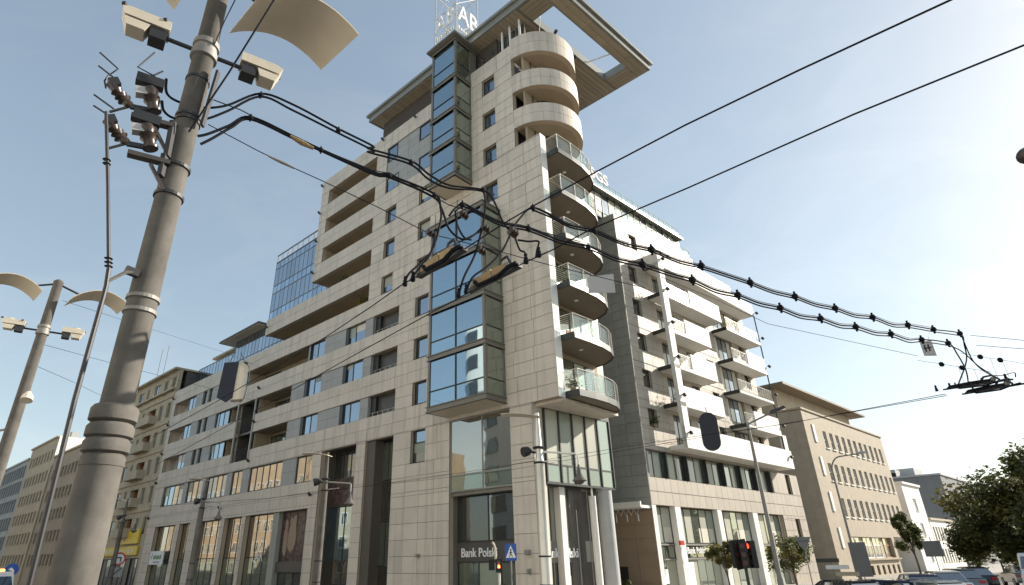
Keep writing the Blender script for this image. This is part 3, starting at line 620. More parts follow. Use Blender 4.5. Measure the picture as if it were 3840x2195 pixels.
quad(15.58, 15.68, -1.5, -10.25, zr - .02, zr + .7, ed); quad(17.52, 17.62, -1.5, -10.25, zr - .02, zr + .7, ed); quad(15.6, 17.6, -1.46, -1.56, zr - .02, zr + .7, ed); quad(15.6, 17.6, -10.2, -10.3, zr - .02, zr + .7, ed)
quad(14.3, 35.05, .36, .1, zr + .62, zr + .86, ed); quad(14.3, 14.6, .36, -12.1, zr + .6, zr + .84, ed); ed.build('roof_edge', 'grey_frame', rfo)
top = B(); quad(17.6, 34.7, .1, -11.8, zr + .28, zr + .6, top); top.build('roof_top', 'grey_paint', rfo)
for i in range(46):                                   # boarded underside
    a = 17.7 + i * .365
    q = B(); quad(a, a + .335, .04, -11.7, zr - .035, zr - .004, q); q.build('soffit_board', 'slat', rfo)
for (a, b, c_, d_) in ((14.66, 15.1, .04, -11.7), (15.12, 15.56, .04, -11.7)):
    for j in range(5):
        q = B(); quad(a, b, c_ - j * 2.36, c_ - (j + 1) * 2.36 + .02, zr - .03, zr - .004, q); q.build('soffit_board', 'slat', rfo)
for j in range(4):
    q = B(); quad(15.6, 17.5, -.05 - j * .36, -.38 - j * .36, zr - .03, zr - .004, q); q.build('soffit_board', 'slat', rfo)
    q = B(); quad(15.6, 17.5, -10.35 - j * .36, -10.68 - j * .36, zr - .03, zr - .004, q); q.build('soffit_board', 'slat', rfo)
st = B(); st.tube([(*RF(16.9, -1.6), zr + .3), (17.3, -1.9, 36.3)], .03, 6); st.build('tie_rod', 'steel', rfo); st = B(); st.tube([(*RF(15.6, -8.6), zr + .4), (*RF(17.5, -8.0), zr + .4)], .05, 6); st.build('tie_rod', 'steel', rfo)
ph = B(); ph.box(20.4, 34.0, -3.0, -.95, 35.4, zr); pho = ph.build('penthouse', 'louvre', T)
for i in range(16): piece('louvre_blade', 'louvre', pho, 20.4, 34.0, -.96, -.86, 35.5 + i * .18, 35.62 + i * .18)
piece('roof_deck', 'grey_paint', T, 20.4, 41.8, -10.9, -.345, 35.2, 35.3)
window(T, 17.9, 20.4, 35.6, zr - .05, -1.15, cols=3, g='pane_blue', fr='grey_frame', name='penthouse_window')
for u in (18.1, 19.0, 19.75): q = B(); q.lathe([(.09, 35.4), (.09, zr)], (u, -.75, 0), 10); q.build('roof_column', 'white_render', T)
bx = B(); bx.box(22.0, 25.1, -1.0, 2.0, 38.05, 38.22).box(22.15, 24.95, -.8, 1.85, 37.98, 38.06); bx.build('oriel_roof', 'bronze', T)
# ---- lattice mast with the letters on the oriel roof
lm = B(); U0, U1, W0, W1 = 22.4, 24.7, -.95, 1.5
for u in (U0, U1):
    for w_ in (W0, W1): lm.tube([(u, w_, 38.2), (u, w_, 47)], .055, 6)
for z in (38.7, 41.75, 44.5):
    lm.bar((U0, W1, z), (U1, W1, z), .07).bar((U0, W0, z), (U0, W1, z), .07).bar((U1, W0, z), (U1, W1, z), .07).bar((U0, W0, z), (U1, W0, z), .07)
for z in (38.7, 41.75, 44.4):
    lm.tube([(U0, W1, z), (U1, W1, z + 2.7)], .018, 4).tube([(U1, W1, z), (U0, W1, z + 2.7)], .018, 4).tube([(U0, W0, z), (U0, W1, z + 2.7)], .018, 4).tube([(U0, W1, z), (U0, W0, z + 2.7)], .018, 4)
lmo = lm.build('sign_lattice', 'steel', T)
text('sign_lettering', 'AB', 2.6, 'white_paint', lmo, (23.55, W1 + .06, 40.75), (-1, 0, 0), depth=.04, bold=.0, xs=.66)
text('sign_lettering', 'AB', 2.6, 'white_paint', lmo, (U0 - .06, .2, 41.0), (0, -1, 0), depth=.04, bold=.0, xs=.70)
for k in range(9):                                   # small line below, too worn to read
    h_ = (.42, .3, .3, .3, .3, .3, .42, .3, .3)[k]
    piece('small_letter', 'curtain', lmo, 24.5 - k * .22, 24.38 - k * .22, W1 + .03, W1 + .08, 39.2, 39.2 + h_); piece('small_letter', 'curtain', lmo, U0 - .08, U0 - .03, 1.25 - k * .25, 1.12 - k * .25, 39.2, 39.2 + h_)
for (p, q) in (((U0, W1, 39.0), (U1, W1, 39.0)), ((U0, W0, 39.0), (U0, W1, 39.0))):
    b_ = B(); b_.bar(p, q, .05); b_.build('sign_rail', 'steel', lmo)

# ---- glazed set back blocks on the roof terraces of the wing
def curtain(u0, u1, z0, z1, w_, cols_, zrows, depth, name):
    b = B(); b.box(u0, u1, w_ - depth, w_ - .06, z0, z1); o = b.build(name, 'pane_curtain', T)
    st = (u1 - u0) / cols_; fr_ = B()
    for i in range(cols_ + 1): fr_.box(u0 + i * st - .025, u0 + i * st + .025, w_ - .06, w_ - .005, z0, z1)
    for z in [z0] + zrows + [z1]: fr_.box(u0, u1, w_ - .05, w_ + .005, z - .04, z + .04)
    fr_.build('glazing_bars', 'blue_grey', o)
    zz = [z0] + zrows + [z1]
    for i in range(cols_):
        for j in range(len(zz) - 1): piece('pane', 'pane_blue' if (zz[j + 1] - zz[j] > 1.3) else 'pane_curtain', o, u0 + i * st + .03, u0 + (i + 1) * st - .03, w_ - .055, w_ - .02, zz[j] + .03, zz[j + 1] - .03)
    return o
g1 = curtain(41.95, 53.2, 20.4, 31.65, -2.0, 14, [21.3, 22.1, 24.2, 25.0, 25.95, 28.0, 28.9, 30.9], 7, 'glass_block')
ra = B()
for i in range(12): ra.box(42 + i * 1.0, 42.06 + i * 1.0, -2.05, -1.98, 31.65, 32.6)
ra.box(42, 53.2, -2.06, -1.97, 32.5, 32.62).box(42, 53.2, -2.06, -1.97, 31.65, 31.75); ra.build('parapet_rail', 'blue_grey', g1)
g2 = curtain(53.2, 60.0, 20.4, 24.5, -2.05, 9, [21.2, 22.1], 6, 'glass_block')
cn = B(); cn.box(53.25, 61.8, -7, -1.0, 24.5, 24.56); cn.build('canopy_soffit', 'reflector', g2); cn = B(); cn.box(53.25, 61.9, -7.1, -.92, 24.56, 24.68); cn.build('canopy', 'steel_dark', g2); cn = B(); cn.box(53.25, 61.8, -7, -1.0, 24.72, 24.8); cn.build('canopy_cap', 'grey_paint', g2)
g3 = curtain(60.0, 69.2, 20.4, 23.4, -2.1, 12, [21.5], 6, 'glass_block')
# ---- small wall spotlights
def spot(u, z, w_=0.0):
    b = B(); b.box(u - .03, u + .03, w_, w_ + .16, z - .03, z + .03); b.lathe([(.07, -.14), (.10, -.05), (.10, .14), (.06, .16)], (u, w_ + .2, z), 10, (.35, .5, .9)); b.build('spotlight', 'steel_dark', T)
for u, z in ((41.7, 34.9), (41.7, 31.9), (41.7, 28.9), (41.7, 25.7), (48.9, 22.6), (51.8, 19.7), (48.6, 16.7), (48.6, 13.7), (48.6, 10.4), (68.9, 19.5), (68.9, 16.5), (68.9, 13.4), (68.9, 10.4), (68.9, 6.9), (52.6, 6.9), (38.4, 6.9), (32.6, 35.2), (28.4, 35.1), (20.9, 35.6), (19.9, 35.7)): spot(u, z)
for a in (1.2, 2.2): b = B(); x, y = 18.45 - 2.9 * sin(a), -2.85 + 2.9 * cos(a); b.lathe([(.08, -.18), (.12, 0), (.12, .15)], (x, y, 36.1), 10, (-sin(a), cos(a), .2)); b.build('spotlight', 'steel_dark', T)
# painted notices on shop glass
text('shop_lettering', 'LAR', .95, 'white_paint', T, (45.8, -.36, 2.95), (-1, 0, 0), depth=.004)
sg = B(); sg.box(63.2, 66.6, .02, .10, 2.55, 3.75); so = sg.build('shop_sign', 'white_paint', T)
fe = B(); fe.extr([(66.2, .105, 2.95), (66.0, .105, 3.1), (65.85, .105, 3.5), (65.95, .105, 3.55), (66.1, .105, 3.3)], (0, .01, 0)); fe.build('sign_mark', 'green_sign', so)
for k in range(6): piece('sign_mark', 'green_sign', so, 65.6 - k * .33, 65.38 - k * .33, .10, .115, 3.02, 3.40 if k % 2 else 3.32)
piece('sign_mark', 'grey_paint', so, 63.9, 65.5, .10, .115, 2.68, 2.84)
# ================================================================ right wing
RW = tag(empty('balcony_wing_building', OR, AZ_R + pi), 'pale stone apartment wing with white framed balconies and a dark stone end wall', 'building')
zs5 = [9.85, 13.05, 16.1, 19.1, 22.2, 25.2]          # slab undersides
wcol = [(1.15, 2.3)]
sR = [(0, 22.0, 9.65, 29.6), (0, 26.8, 5.8, 9.65), (21.55, 26.8, 0, 5.8)]
hR = [(.1, 20.8, 7.68, 9.62), (23.95, 25.05, 7.75, 9.6), (24.1, 25.15, 2.6, 5.55), (13.2, 22.0, 27.0, 29.6)]
ROWR = [(11.37, 12.75), (14.42, 15.85), (17.45, 18.9), (20.46, 21.92), (23.5, 24.98)]
wins = []
for z0, z1 in ROWR:
    wins += [(1.15, 2.32, z0, z1, 'pane_dark'), (8.6, 9.9, z0, z1, 'pane_dark'), (12.2, 13.4, z0, z1, 'pane_blue'), (19.6, 20.8, z0, z1, 'pane_dark')]
    wins += [(4.7, 7.4, z0 - 1.1, z1, 'pane_dark'), (14.6, 18.2, z0 - 1.1, z1, 'curtain')]
wins += [(1.9, 3.0, 26.9, 28.3, 'pane_dark'), (6.0, 7.4, 26.7, 28.3, 'pane_dark')]
hR += [w_[:4] for w_ in wins]
zlR = [5.8 + .92, 6.7] + [9.65 + .75 * i for i in range(28)] + [.9 * i for i in range(1, 7)]
clad(RW, sR, hR, zlR, -.03, 0.0, .95, 'stone_sun_side', 'joint', lambda s, z: WR(s, 0, z), mx=-1, maxn=280)
for a, b, z0, z1, g in wins:
    window(RW, a, b, z0, z1, -.24, cols=max(1, round((b - a) / 1.0)), g=[g, 'pane_dark', 'pane_blue'] if b - a > 2 else g, mx=-1)
for a, b, z0, z1 in ((23.95, 25.05, 7.75, 9.6), (24.1, 25.15, 2.6, 5.55)): window(RW, a, b, z0, z1, -.24, g='pane_dark', mx=-1)
co = B(-1); co.box(.4, 21.9, -9, -.5, 5.8, 29.4).box(.4, 26.6, -9, -2.2, 0, 9.6).box(13.0, 22, -9, -.5, 26.4, 26.6); co.build('inner_wall', 'shop_dark', RW)
# first floor strip: panes with opened casements and blinds
for k in range(7):
    a = .15 + k * 2.95; b = a + 2.9
    window(RW, a, min(b, 20.75), 7.68, 9.62, -.22, cuts=[a + 1.0, a + 2.05], g=(['pane_dark', 'blind_green', 'pane_green'], ['blind_green', 'pane_dark', 'pane_dark'])[k % 2], mx=-1, fw=.08)
    if k % 3 == 1: piece('curtain', 'curtain', RW, a + 1.15, a + 1.5, -.19, -.17, 7.8, 9.3, -1)
    fl = B(-1); fl.box(b - .5, b - .44, -.2, .12, 7.72, 9.58); fl.build('casement', 'dark_frame', RW)
# shop floor
for a, b in ((0, .5), (2.95, 3.72), (9.2, 9.9), (15.38, 16.28)):
    q = B(-1); q.box(a, b, -.55, -.02, 0, 5.8); po = q.build('pillar', 'white_render', RW)
    for k in range(7): piece('stone_panel', 'white_render', po, a + .01, b - .01, -.03, .0, k * .83 + .01, min(5.78, (k + 1) * .83 - .01), -1)
for a, b in ((.5, 2.95), (3.72, 9.2), (9.9, 15.38), (16.28, 21.55)):
    n = max(2, round((b - a) / 1.15))
    window(RW, a, b, 3.3, 5.8, -.5, cols=n, g=['blind_green', 'blind', 'pane_green', 'blind'], mx=-1, fw=.08, name='shop_window', fr='dark_frame')
    window(RW, a, b, 2.35, 3.22, -.5, cols=n, g='pane_green', mx=-1, fw=.06, name='shop_window', fr='dark_frame')
    piece('transom', 'grey_frame', RW, a, b, -.56, -.38, 3.2, 3.3, -1); piece('transom', 'grey_frame', RW, a, b, -.56, -.40, 2.26, 2.36, -1)
    window(RW, a, b, .12, 2.28, -.55, cols=n, g=['pane_green', 'blind', 'pane_green'], mx=-1, fw=.06, name='shop_window', fr='grey_frame')
    piece('pale_blind', 'curtain', RW, a + (b - a) * .55, a + (b - a) * .95, -.485, -.475, 3.4, 4.4, -1)  # paler piece over the lower part of the upper panes
text('sign_lettering', 'Bank Polski', .62, 'white_paint', RW, (-5.6, -.30, 2.85), (-1, 0, 0), bold=.006, xs=.92)
em = B(-1); em.lathe([(.0, 0), (.36, .02), (.36, .08), (.0, .1)], (2.75, .25, 2.55), 18, (0, 1, 0)); em.v = [(x, y, 2.55 + (z - 2.55) * 1.7) for x, y, z in em.v]; eo = em.build('bank_emblem', 'white_paint', RW)
piece('emblem_top', 'red_sign', eo, 2.5, 3.0, .18, .32, 3.2, 3.5, -1)
piece('poster', 'white_paint', RW, 3.9, 5.2, -.48, -.46, .2, 2.1, -1); piece('notice', 'white_paint', RW, 1.2, 1.7, -.5, -.48, .8, 1.7, -1)
# white balcony frame
W_ = 'white_render'
for a_, b_, t_ in ((3.5, 4.3, 26.4), (21.7, 22.5, 12.9)): fr = B(-1); fr.box(a_, b_, 1.18, 1.5, 9.85, t_); fr.build('frame_post', W_, RW)
bm = B(-1); bm.box(3.5, 22.85, 1.2, 1.503, 9.83, 11.5).box(3.5, 22.85, 0.0, 1.2, 9.83, 10.12); bm.build('parapet_beam', W_, RW)
bt = B(-1); bt.box(3.5, 21.6, 0, 1.497, 25.2, 25.5).box(4.3, 21.6, 1.2, 1.497, 25.5, 26.45).box(3.5, 3.8, 0, 1.18, 25.2, 26.45); bt.build('top_beam', W_, RW)
pp = B(-1); pp.tube([(21.6, 1.45, 11.5), (21.6, 1.45, 25.2)], .06, 8); pp.build('steel_post', 'dark_frame', RW)
def balc(s0, s1, zt, par, rail, depth=1.5):
    sl = B(-1); sl.box(s0, s1, 0.0, depth - .03, zt - .32, zt - .04); so = sl.build('balcony', W_, RW)
    ed = B(-1); ed.box(s0 - .03, s0, 0, depth, zt - .34, zt).box(s1, s1 + .03, 0, depth, zt - .34, zt).box(s0, s1, depth - .03, depth, zt - .34, zt); ed.build('slab_edge', 'dark_frame', so)
    tr = B(-1)
    if rail:
        n = max(2, round((rail[1] - rail[0]) / .5))
        for k in range(n): tr.box(rail[0] + k * (rail[1] - rail[0]) / n + .05, rail[0] + (k + 1) * (rail[1] - rail[0]) / n - .05, depth, depth + .012, zt - .26, zt - .10)
        tr.build('edge_trim', 'steel', so)
        rl = B(-1)
        for j in range(7): rl.tube([(rail[0], depth - .05, zt + .15 + .14 * j), (rail[1], depth - .05, zt + .15 + .14 * j)], .022 if j == 6 else .012, 5)
        for k in range(n + 1):
            s_ = rail[0] + (rail[1] - rail[0]) * k / n; rl.tube([(s_, depth - .05, zt - .05), (s_, depth - .05, zt + 1.0)], .018, 5)
        for e in (s0 + .03,):
            for j in range(7): rl.tube([(e, .05, zt + .15 + .14 * j), (e, depth - .05, zt + .15 + .14 * j)], .012, 4)
        rl.build('railing', 'steel', so)
    if par: q = B(-1); q.box(par[0], par[1], depth - .22, depth + .004, zt - .34, zt + 1.34); q.build('parapet', W_, so)
    return so
balc(3.55, 13.5, 22.72, (8.0, 13.5), (4.4, 8.0)); balc(3.55, 10.45, 19.5, (6.3, 10.45), (4.4, 6.3)); balc(3.55, 10.5, 16.4, (6.35, 10.5), (4.4, 6.35)); balc(3.55, 10.6, 13.35, (4.3, 10.6), None)
for k, zt in enumerate((22.25, 19.15, 16.15, 13.1)):
    balc(14.4, 21.6, zt, (17.6, 21.6) if k in (1,) else ((16.4, 21.62) if k == 3 else None), (14.5, 21.5) if k not in (3,) else (14.5, 16.3))
for s_, z_ in ((4.05, 25.9), (4.0, 23.0), (3.95, 20.0), (3.95, 17.0), (3.9, 13.9), (3.95, 11.0), (21.9, 25.6), (21.95, 22.8), (22.0, 19.8), (22.0, 16.9), (22.1, 13.8), (22.2, 10.9)):
    q = B(-1); q.box(s_ - .04, s_ + .04, 1.5, 1.62, z_ - .04, z_ + .04); q.lathe([(.08, -.1), (.14, 0), (.14, .16)], (s_, 1.68, z_), 10, (0, .4, -.9)); q.build('spotlight', 'steel_dark', RW)
# plants on the balconies
# penthouse behind its railing, roof letters
pg = B(-1); pg.box(-3.0, 13.0, -7, -1.1, 29.6, 32.2); po = pg.build('penthouse', 'pane_green', RW)
for k in range(17): piece('mullion', 'dark_frame', po, -3.0 + k * 1.0, -2.93 + k * 1.0, -1.12, -1.02, 29.6, 32.2, -1)
for k in range(16): piece('pane', 'blind' if k % 3 else 'pane_blue', po, -2.93 + k, -2.0 + k, -1.1, -1.06, 30.2, 32.0, -1)
rf2 = B(-1); rf2.box(-3.3, 13.3, -7.2, -.6, 32.2, 32.4); rf2.build('penthouse_roof', 'grey_frame', po)
for zz, o_, s0, s1 in ((29.6, -.25, 0.0, 13.2), (32.4, -.9, -3.2, 13.0), (26.5, .6, 5.0, 21.6)):
    rl = B(-1); rl.tube([(s0, o_, zz + 1.0), (s1, o_, zz + 1.0)], .03, 6); rl.tube([(s0, o_, zz + .5), (s1, o_, zz + .5)], .014, 5)
    n = int((s1 - s0) / .9)
    for k in range(n + 1): rl.tube([(s0 + (s1 - s0) * k / n, o_, zz), (s0 + (s1 - s0) * k / n, o_, zz + 1.0)], .018, 5)
    rl.build('roof_railing', 'steel', RW)
    if zz > 29:
        for k in range(int((s1 - s0) / 1.0)): piece('glass_panel', 'rail_glass', RW, s0 + k + .06, s0 + k + .94, o_ - .01, o_ + .005, zz + .1, zz + .92, -1)
text('roof_lettering', 'SGS', 1.6, 'white_paint', RW, (.15, -.95, 33.85), (-1, 0, 0), depth=.08, bold=.02)
for k in range(2): q = B(-1); q.lathe([(.25, 0), (.3, .2), (.25, .5), (.1, .6)], (4.9 + k * .7, -2.5, 32.6), 10); q.build('roof_vent', 'white_render' if k else 'blue_grey', RW)
# dark stone end wall parallel to the left street, tan passage wall below
iD = (dL.dot(dR), -0.9964)
def EW(t, o): return (iD[0] * t + .0853 * 0 + o * -.9964 * 1.0, iD[1] * t + o * .0853)
ew = B(-1); ew.prism([(0, -.02), EW(9, 0), EW(9, -.3), EW(.0, -.3)], 0, 29.6); ew.build('end_wall', 'joint', RW)
for j in range(32):
    z0 = 5.55 + j * .752
    for i in range(5):
        q = B(-1); a, b = i * 1.25, (i + 1) * 1.25; q.prism([EW(a + .012, .0), EW(b - .012, .0), EW(b - .012, .035), EW(a + .012, .035)], z0 + .012, z0 + .74); q.build('stone_panel', 'dark_stone', RW)
for j in range(6):
    for i in range(4):
        q = B(-1); a, b = i * 1.5, (i + 1) * 1.5; q.prism([EW(a + .012, .0), EW(b - .012, .0), EW(b - .012, .03), EW(a + .012, .03)], j * .91 + .012, j * .91 + .9); q.build('passage_panel', 'tan_wall', RW)
aw = B(-1); aw.prism([EW(.1, .03), EW(4.2, .03), EW(4.2, 1.4), EW(.1, 1.4)], 5.55, 5.72); aw.prism([EW(.1, 1.3), EW(4.2, 1.3), EW(4.2, 1.45), EW(.1, 1.45)], 5.6, 5.95); ao = aw.build('canopy', W_, RW)
tz = B(-1)
for k in range(8):
    p, q_ = EW(.4 + k * .4, 1.2), EW(.6 + k * .4, 1.2); r_ = EW(.8 + k * .4, 1.2)
    tz.tube([(*p, 5.5), (*q_, 5.1), (*r_, 5.5)], .02, 5)
for k in range(4): p = EW(.5 + k * .85, 1.2); tz.lathe([(.04, 0), (.05, .4), (.02, .45)], (*p, 4.7), 6)
tz.build('canopy_truss', 'steel', ao)
dk = B(-1); dk.prism([EW(2.4, .03), EW(3.0, .03), EW(3.0, .06), EW(2.4, .06)], 0, 1.9); dk.build('door', 'dark_frame', RW)
for t_ in (1.3, 1.9):
    p = EW(t_, 2.2); X = WR(p[0], p[1], 0); tp = tag(empty('topiary', X), 'clipped round bush in a pot against the tan passage wall', 'bush', 'clipped bushes by the passage')
    q = B(); q.lathe([(.16, 0), (.24, .45), (.22, .47)], (0, 0, .12), 12); q.build('pot', 'dark_stone', tp)
    q = B()
    for i in range(260):
        n_ = Vector((random.gauss(0, 1), random.gauss(0, 1), random.gauss(0, 1))).normalized(); c = n_ * random.uniform(.24, .32) + Vector((0, 0, .9)); a = n_.orthogonal().normalized() * .06; b = n_.cross(a) * .8
        q.add([tuple(c - a), tuple(c + b), tuple(c + a), tuple(c - b)], [(0, 1, 2, 3)])
    q.build('foliage', 'leaf_dark', tp)

# ================================================================ neighbours
def shell(par, solids, holes, w0, t, m, mx=1, name='wall'):
    us = sorted({round(v, 3) for r in solids + holes for v in r[:2]}); zs = sorted({round(v, 3) for r in solids + holes for v in r[2:]})
    ins = lambda u, z, R: any(r[0] < u < r[1] and r[2] < z < r[3] for r in R); b = B(mx)
    for j in range(len(zs) - 1):
        zc = (zs[j] + zs[j + 1]) / 2; run = None
        for i in range(len(us)):
            ok = i < len(us) - 1 and ins((us[i] + us[i + 1]) / 2, zc, solids) and not ins((us[i] + us[i + 1]) / 2, zc, holes)
            if ok and run is None: run = us[i]
            if not ok and run is not None: b.box(run, us[i], w0 - t, w0, zs[j], zs[j + 1]); run = None
    return b.build(name, m, par)
# old plastered tenement next to the left wing
OT = tag(empty('old_tenement', OL, AZ_L), 'weathered beige tenement with corner balconies beside the long stone wing', 'building')
hs_ = []; wn = []
for k, zt in enumerate((7.2, 10.3, 13.3, 16.35, 19.4, 22.4)):
    for a, b in ((69.9, 71.0), (72.2, 73.4), (78.1, 78.9), (80.0, 81.6), (83.2, 84.6)): hs_.append((a, b, zt - 1.75, zt)); wn.append((a, b, zt - 1.75, zt))
    if k < 5: hs_.append((74.4, 76.9, zt - 1.7, zt))
    else: hs_.append((74.6, 76.4, zt - 1.4, zt)); wn.append((74.6, 76.4, zt - 1.4, zt))
hs_.append((69.9, 86, 0.2, 3.2))
shell(OT, [(69.35, 86.6, 0, 23.1)], hs_, -.04, .4, 'cream_old')
for a, b, z0, z1 in wn: window(OT, a, b, z0, z1, -.2, cols=2, g=['pane_dark', 'pane_blue', 'pane_dark'], fr='cream_trim', fw=.08)
cr = B(); cr.box(69.4, 86.5, -10, -1.9, 0, 23.0).box(69.4, 86.5, -1.9, -.45, 3.4, 3.5).box(69.4, 86.5, -1.9, -.9, 20.6, 23.0); cr.build('inner_wall', 'shop_dark', OT)
for zt in (7.2, 10.3, 13.3, 16.35, 19.4):
    q = B(); q.box(74.3, 77.0, -1.7, -1.6, zt - 2.6, zt + .1).box(76.9, 77.05, -1.6, -.44, zt - 2.6, zt).box(74.25, 74.4, -1.6, -.44, zt - 2.6, zt).box(74.3, 77.0, -1.6, -.44, zt, zt + .1); lo = q.build('loggia', 'warm_wood', OT)
    window(lo, 75.0, 76.4, zt - 2.2, zt - .2, -1.55, cols=2, g='pane_dark', fr='cream_trim', name='balcony_door')
    q = B(); q.box(73.8, 78.0, -.04, .75, zt - 1.95, zt - 1.78).box(73.9, 77.9, .6, .72, zt - 1.78, zt - 1.0).box(77.8, 77.92, -.04, .6, zt - 1.78, zt - 1.0).box(73.88, 74.0, -.04, .6, zt - 1.78, zt - 1.0); q.build('balcony', 'cream_trim', OT)
    piece('string_course', 'cream_trim', OT, 69.35, 86.7, -.05, .08, zt + .55, zt + .75)
q = B(); q.box(69.3, 86.9, -10.2, .5, 23.1, 23.32); q.build('cornice', 'cream_trim', OT); q = B(); q.box(69.32, 86.8, -.05, .35, 20.75, 20.95); q.build('ledge', 'cream_trim', OT)
for k in range(4): piece('chimney', 'brown_old', OT, 72.5 + k * 3.6, 73.3 + k * 3.6, -4.6, -3.8, 23.3, 24.5)
q = B(); q.box(63, 71.0, -9, -5.2, 23.3, 25.8); q.build('roof_house', 'cream_old', OT); q = B(); q.box(62.5, 71.8, -9.5, -4.4, 25.8, 26.05); q.build('roof_house_roof', 'cream_trim', OT)
an = B()
for u in (81.0, 83.2): an.tube([(u, -2, 23), (u, -2, 29.5)], .035, 5)
an.build('antenna', 'steel_dark', OT)
q = B()
for i in range(40):
    c = Vector((76.4 + random.gauss(0, .25), -1.5 + random.gauss(0, .25), 23.4 + random.uniform(0, .8))); a = Vector((random.gauss(0, 1), random.gauss(0, 1), random.gauss(0, 1))).normalized() * .16; b = a.orthogonal().normalized() * .12; q.add([tuple(c - a), tuple(c + b), tuple(c + a), tuple(c - b)], [(0, 1, 2, 3)])
tag(q.build('roof_shrub', 'leaf_green', OT), kind='stuff')
ys = B(); ys.box(70.3, 81.8, .02, .2, 3.5, 4.35); yo = ys.build('shop_sign', 'yellow_sign', OT)
piece('upper_sign', 'yellow_sign', OT, 70.6, 75.8, .02, .22, 4.6, 6.0); q = B(); q.lathe([(.0, 0), (.25, 0), (.25, .04), (0, .04)], (74.6, .22, 5.2), 12, (0, 1, 0)); q.build('sign_mark', 'dim_lens', OT)
for k in range(9): piece('sign_mark', 'curtain', yo, 81.0 - k * 1.15, 80.4 - k * 1.15, .2, .215, 3.72, 4.12)
for a, b in ((69.9, 72.5), (72.9, 77.2), (77.6, 81.6), (82, 85.8)): window(OT, a, b, .2, 3.2, -.3, cols=3, g=['shop_dark', 'pane_dark'], fr='black', name='shop_window')
def plain_block(name, label, O, rz, mx, u0, u1, w0, depth, z, m, cols, zrows, wh, ww_, g='pane_dark', trim='cream_trim', u_in=.8, group=None, roof=True):
    o = tag(empty(name, O, rz), label, 'building', group); hs = []
    st = (u1 - u0 - 2 * u_in) / cols
    for zt in zrows:
        for i in range(cols):
            c = u0 + u_in + (i + .5) * st; hs.append((c - ww_ / 2, c + ww_ / 2, zt - wh, zt))
    shell(o, [(u0, u1, 0, z)], hs, w0, .3, m, mx)
    for a, b, z0, z1 in hs: window(o, a, b, z0, z1, w0 - .16, cols=1 if ww_ < 1.0 else 2, g=g, fr=trim, fw=.07, mx=mx); piece('window_sill', trim, o, a - .06, b + .06, w0 - .2, w0 + .08, z0 - .08, z0, mx)
    q = B(mx); q.box(u0, u1, w0 - depth, w0 - .305, 0, z - .01); q.build('inner_wall', m, o)
    if roof: q = B(mx); q.box(u0 - .1, u1 + .1, w0 - depth - .1, w0 + .25, z, z + .3); q.build('cornice', trim, o)
    return o
plain_block('tenement', 'low brown tenement with pale window surrounds just past the weathered beige one', OL, AZ_L, 1, 86.8, 103.0, -.6, 10, 18.6, 'brown_old', 7, (6.8, 9.9, 13, 16.1), 1.7, 1.3)
pb = plain_block('tenement', 'grey brown tenement with a white gable end and roof chimneys', OL, AZ_L, 1, 103.2, 119.2, -.4, 11, 19.0, 'brown_old', 8, (4.2, 7.4, 10.5, 13.6, 16.9), 1.6, 1.3)
pc = plain_block('tenement', 'taller pale beige tenement with a white gable rising above its neighbour', OL, AZ_L, 1, 119.4, 137.2, -.2, 12, 22.4, 'cream_old', 8, (4.4, 7.6, 10.8, 14, 17.2, 20.6), 1.7, 1.3)
q = B(); q.box(119.1, 119.38, -12, -.25, 17.8, 22.6); q.build('gable', 'white_render', pc)
for k in range(5): piece('chimney', 'grey_old', pc, 121 + k * 3.1, 122.1 + k * 3.1, -3.2, -2.2, 22.6, 23.9)
plain_block('office_block', 'grey glassy office block far down the left street', OL, AZ_L, 1, 137.4, 160, -.2, 12, 20.8, 'grey_old', 10, (4.4, 7.6, 10.8, 14, 17.2, 20.0), 2.3, 1.9, g='pane_blue', trim='grey_frame')
plain_block('office_block', 'dark end block with green glass at the far end of the left street', OL, AZ_L, 1, 160.2, 190, .6, 14, 19.0, 'grey_old', 12, (4.4, 7.6, 10.8, 14, 17.2), 2.4, 2.0, g='pane_curtain', trim='dark_frame')
# sand coloured office building on the right street
BO = tag(empty('sandstone_office', OR, AZ_R + pi), 'sand coloured stone office with three rows of narrow windows and a jutting flat roof', 'building')
hb = []
for r, zt in enumerate((15.5, 11.8, 8.1)):
    for i in range(11 + (r == 1)): c = 38.2 + i * 2.02 - (1.0 if r == 1 else 0) + (.2 if r == 2 else 0); hb.append((c - .52, c + .52, zt - 1.95, zt))
big = [(38.0, 52.2, 1.95, 4.15)]; low = [(42.0 + i * 1.9, 42.9 + i * 1.9, .25, 1.2) for i in range(6)]
shell(BO, [(32.5, 53.2, 0, 4.25), (32.5, 60.6, 4.25, 17.3)], hb + big + low, 0, .35, 'sandstone', -1)
for a, b, z0, z1 in hb:
    window(BO, a, b, z0, z1, -.2, cols=1, rows=(.5,), g=['pane_dark', 'pane_blue'], fr='white_render', fw=.1, mx=-1); piece('window_sill', 'white_render', BO, a - .05, b + .05, -.2, .12, z0 - .12, z0, -1)
for a, b, z0, z1 in low: window(BO, a, b, z0, z1, -.2, g='pane_dark', fr='dark_frame', mx=-1)
for a, b in ((38.2, 41.5), (42.6, 45.2), (45.8, 48.4), (49.6, 52.0)): window(BO, a, b, 1.95, 4.15, -.34, cols=2, rows=(.62,), g=['pane_dark', 'pane_green'], fr='white_render' if a < 49 else 'warm_wood', fw=.1, mx=-1)
q = B(-1); q.box(38.0, 52.2, -.9, -.36, 1.9, 4.2); q.build('inner_wall', 'sandstone', BO)
q = B(-1); q.box(32.9, 60.3, -9.5, -.36, 4.3, 17.2).box(32.9, 52.8, -9.5, -.9, 0, 4.3); q.build('core_wall', 'brown_old', BO)
q = B(-1); q.box(32.3, 60.75, -9.8, .14, 17.3, 17.5); q.build('cornice', 'sandstone', BO)
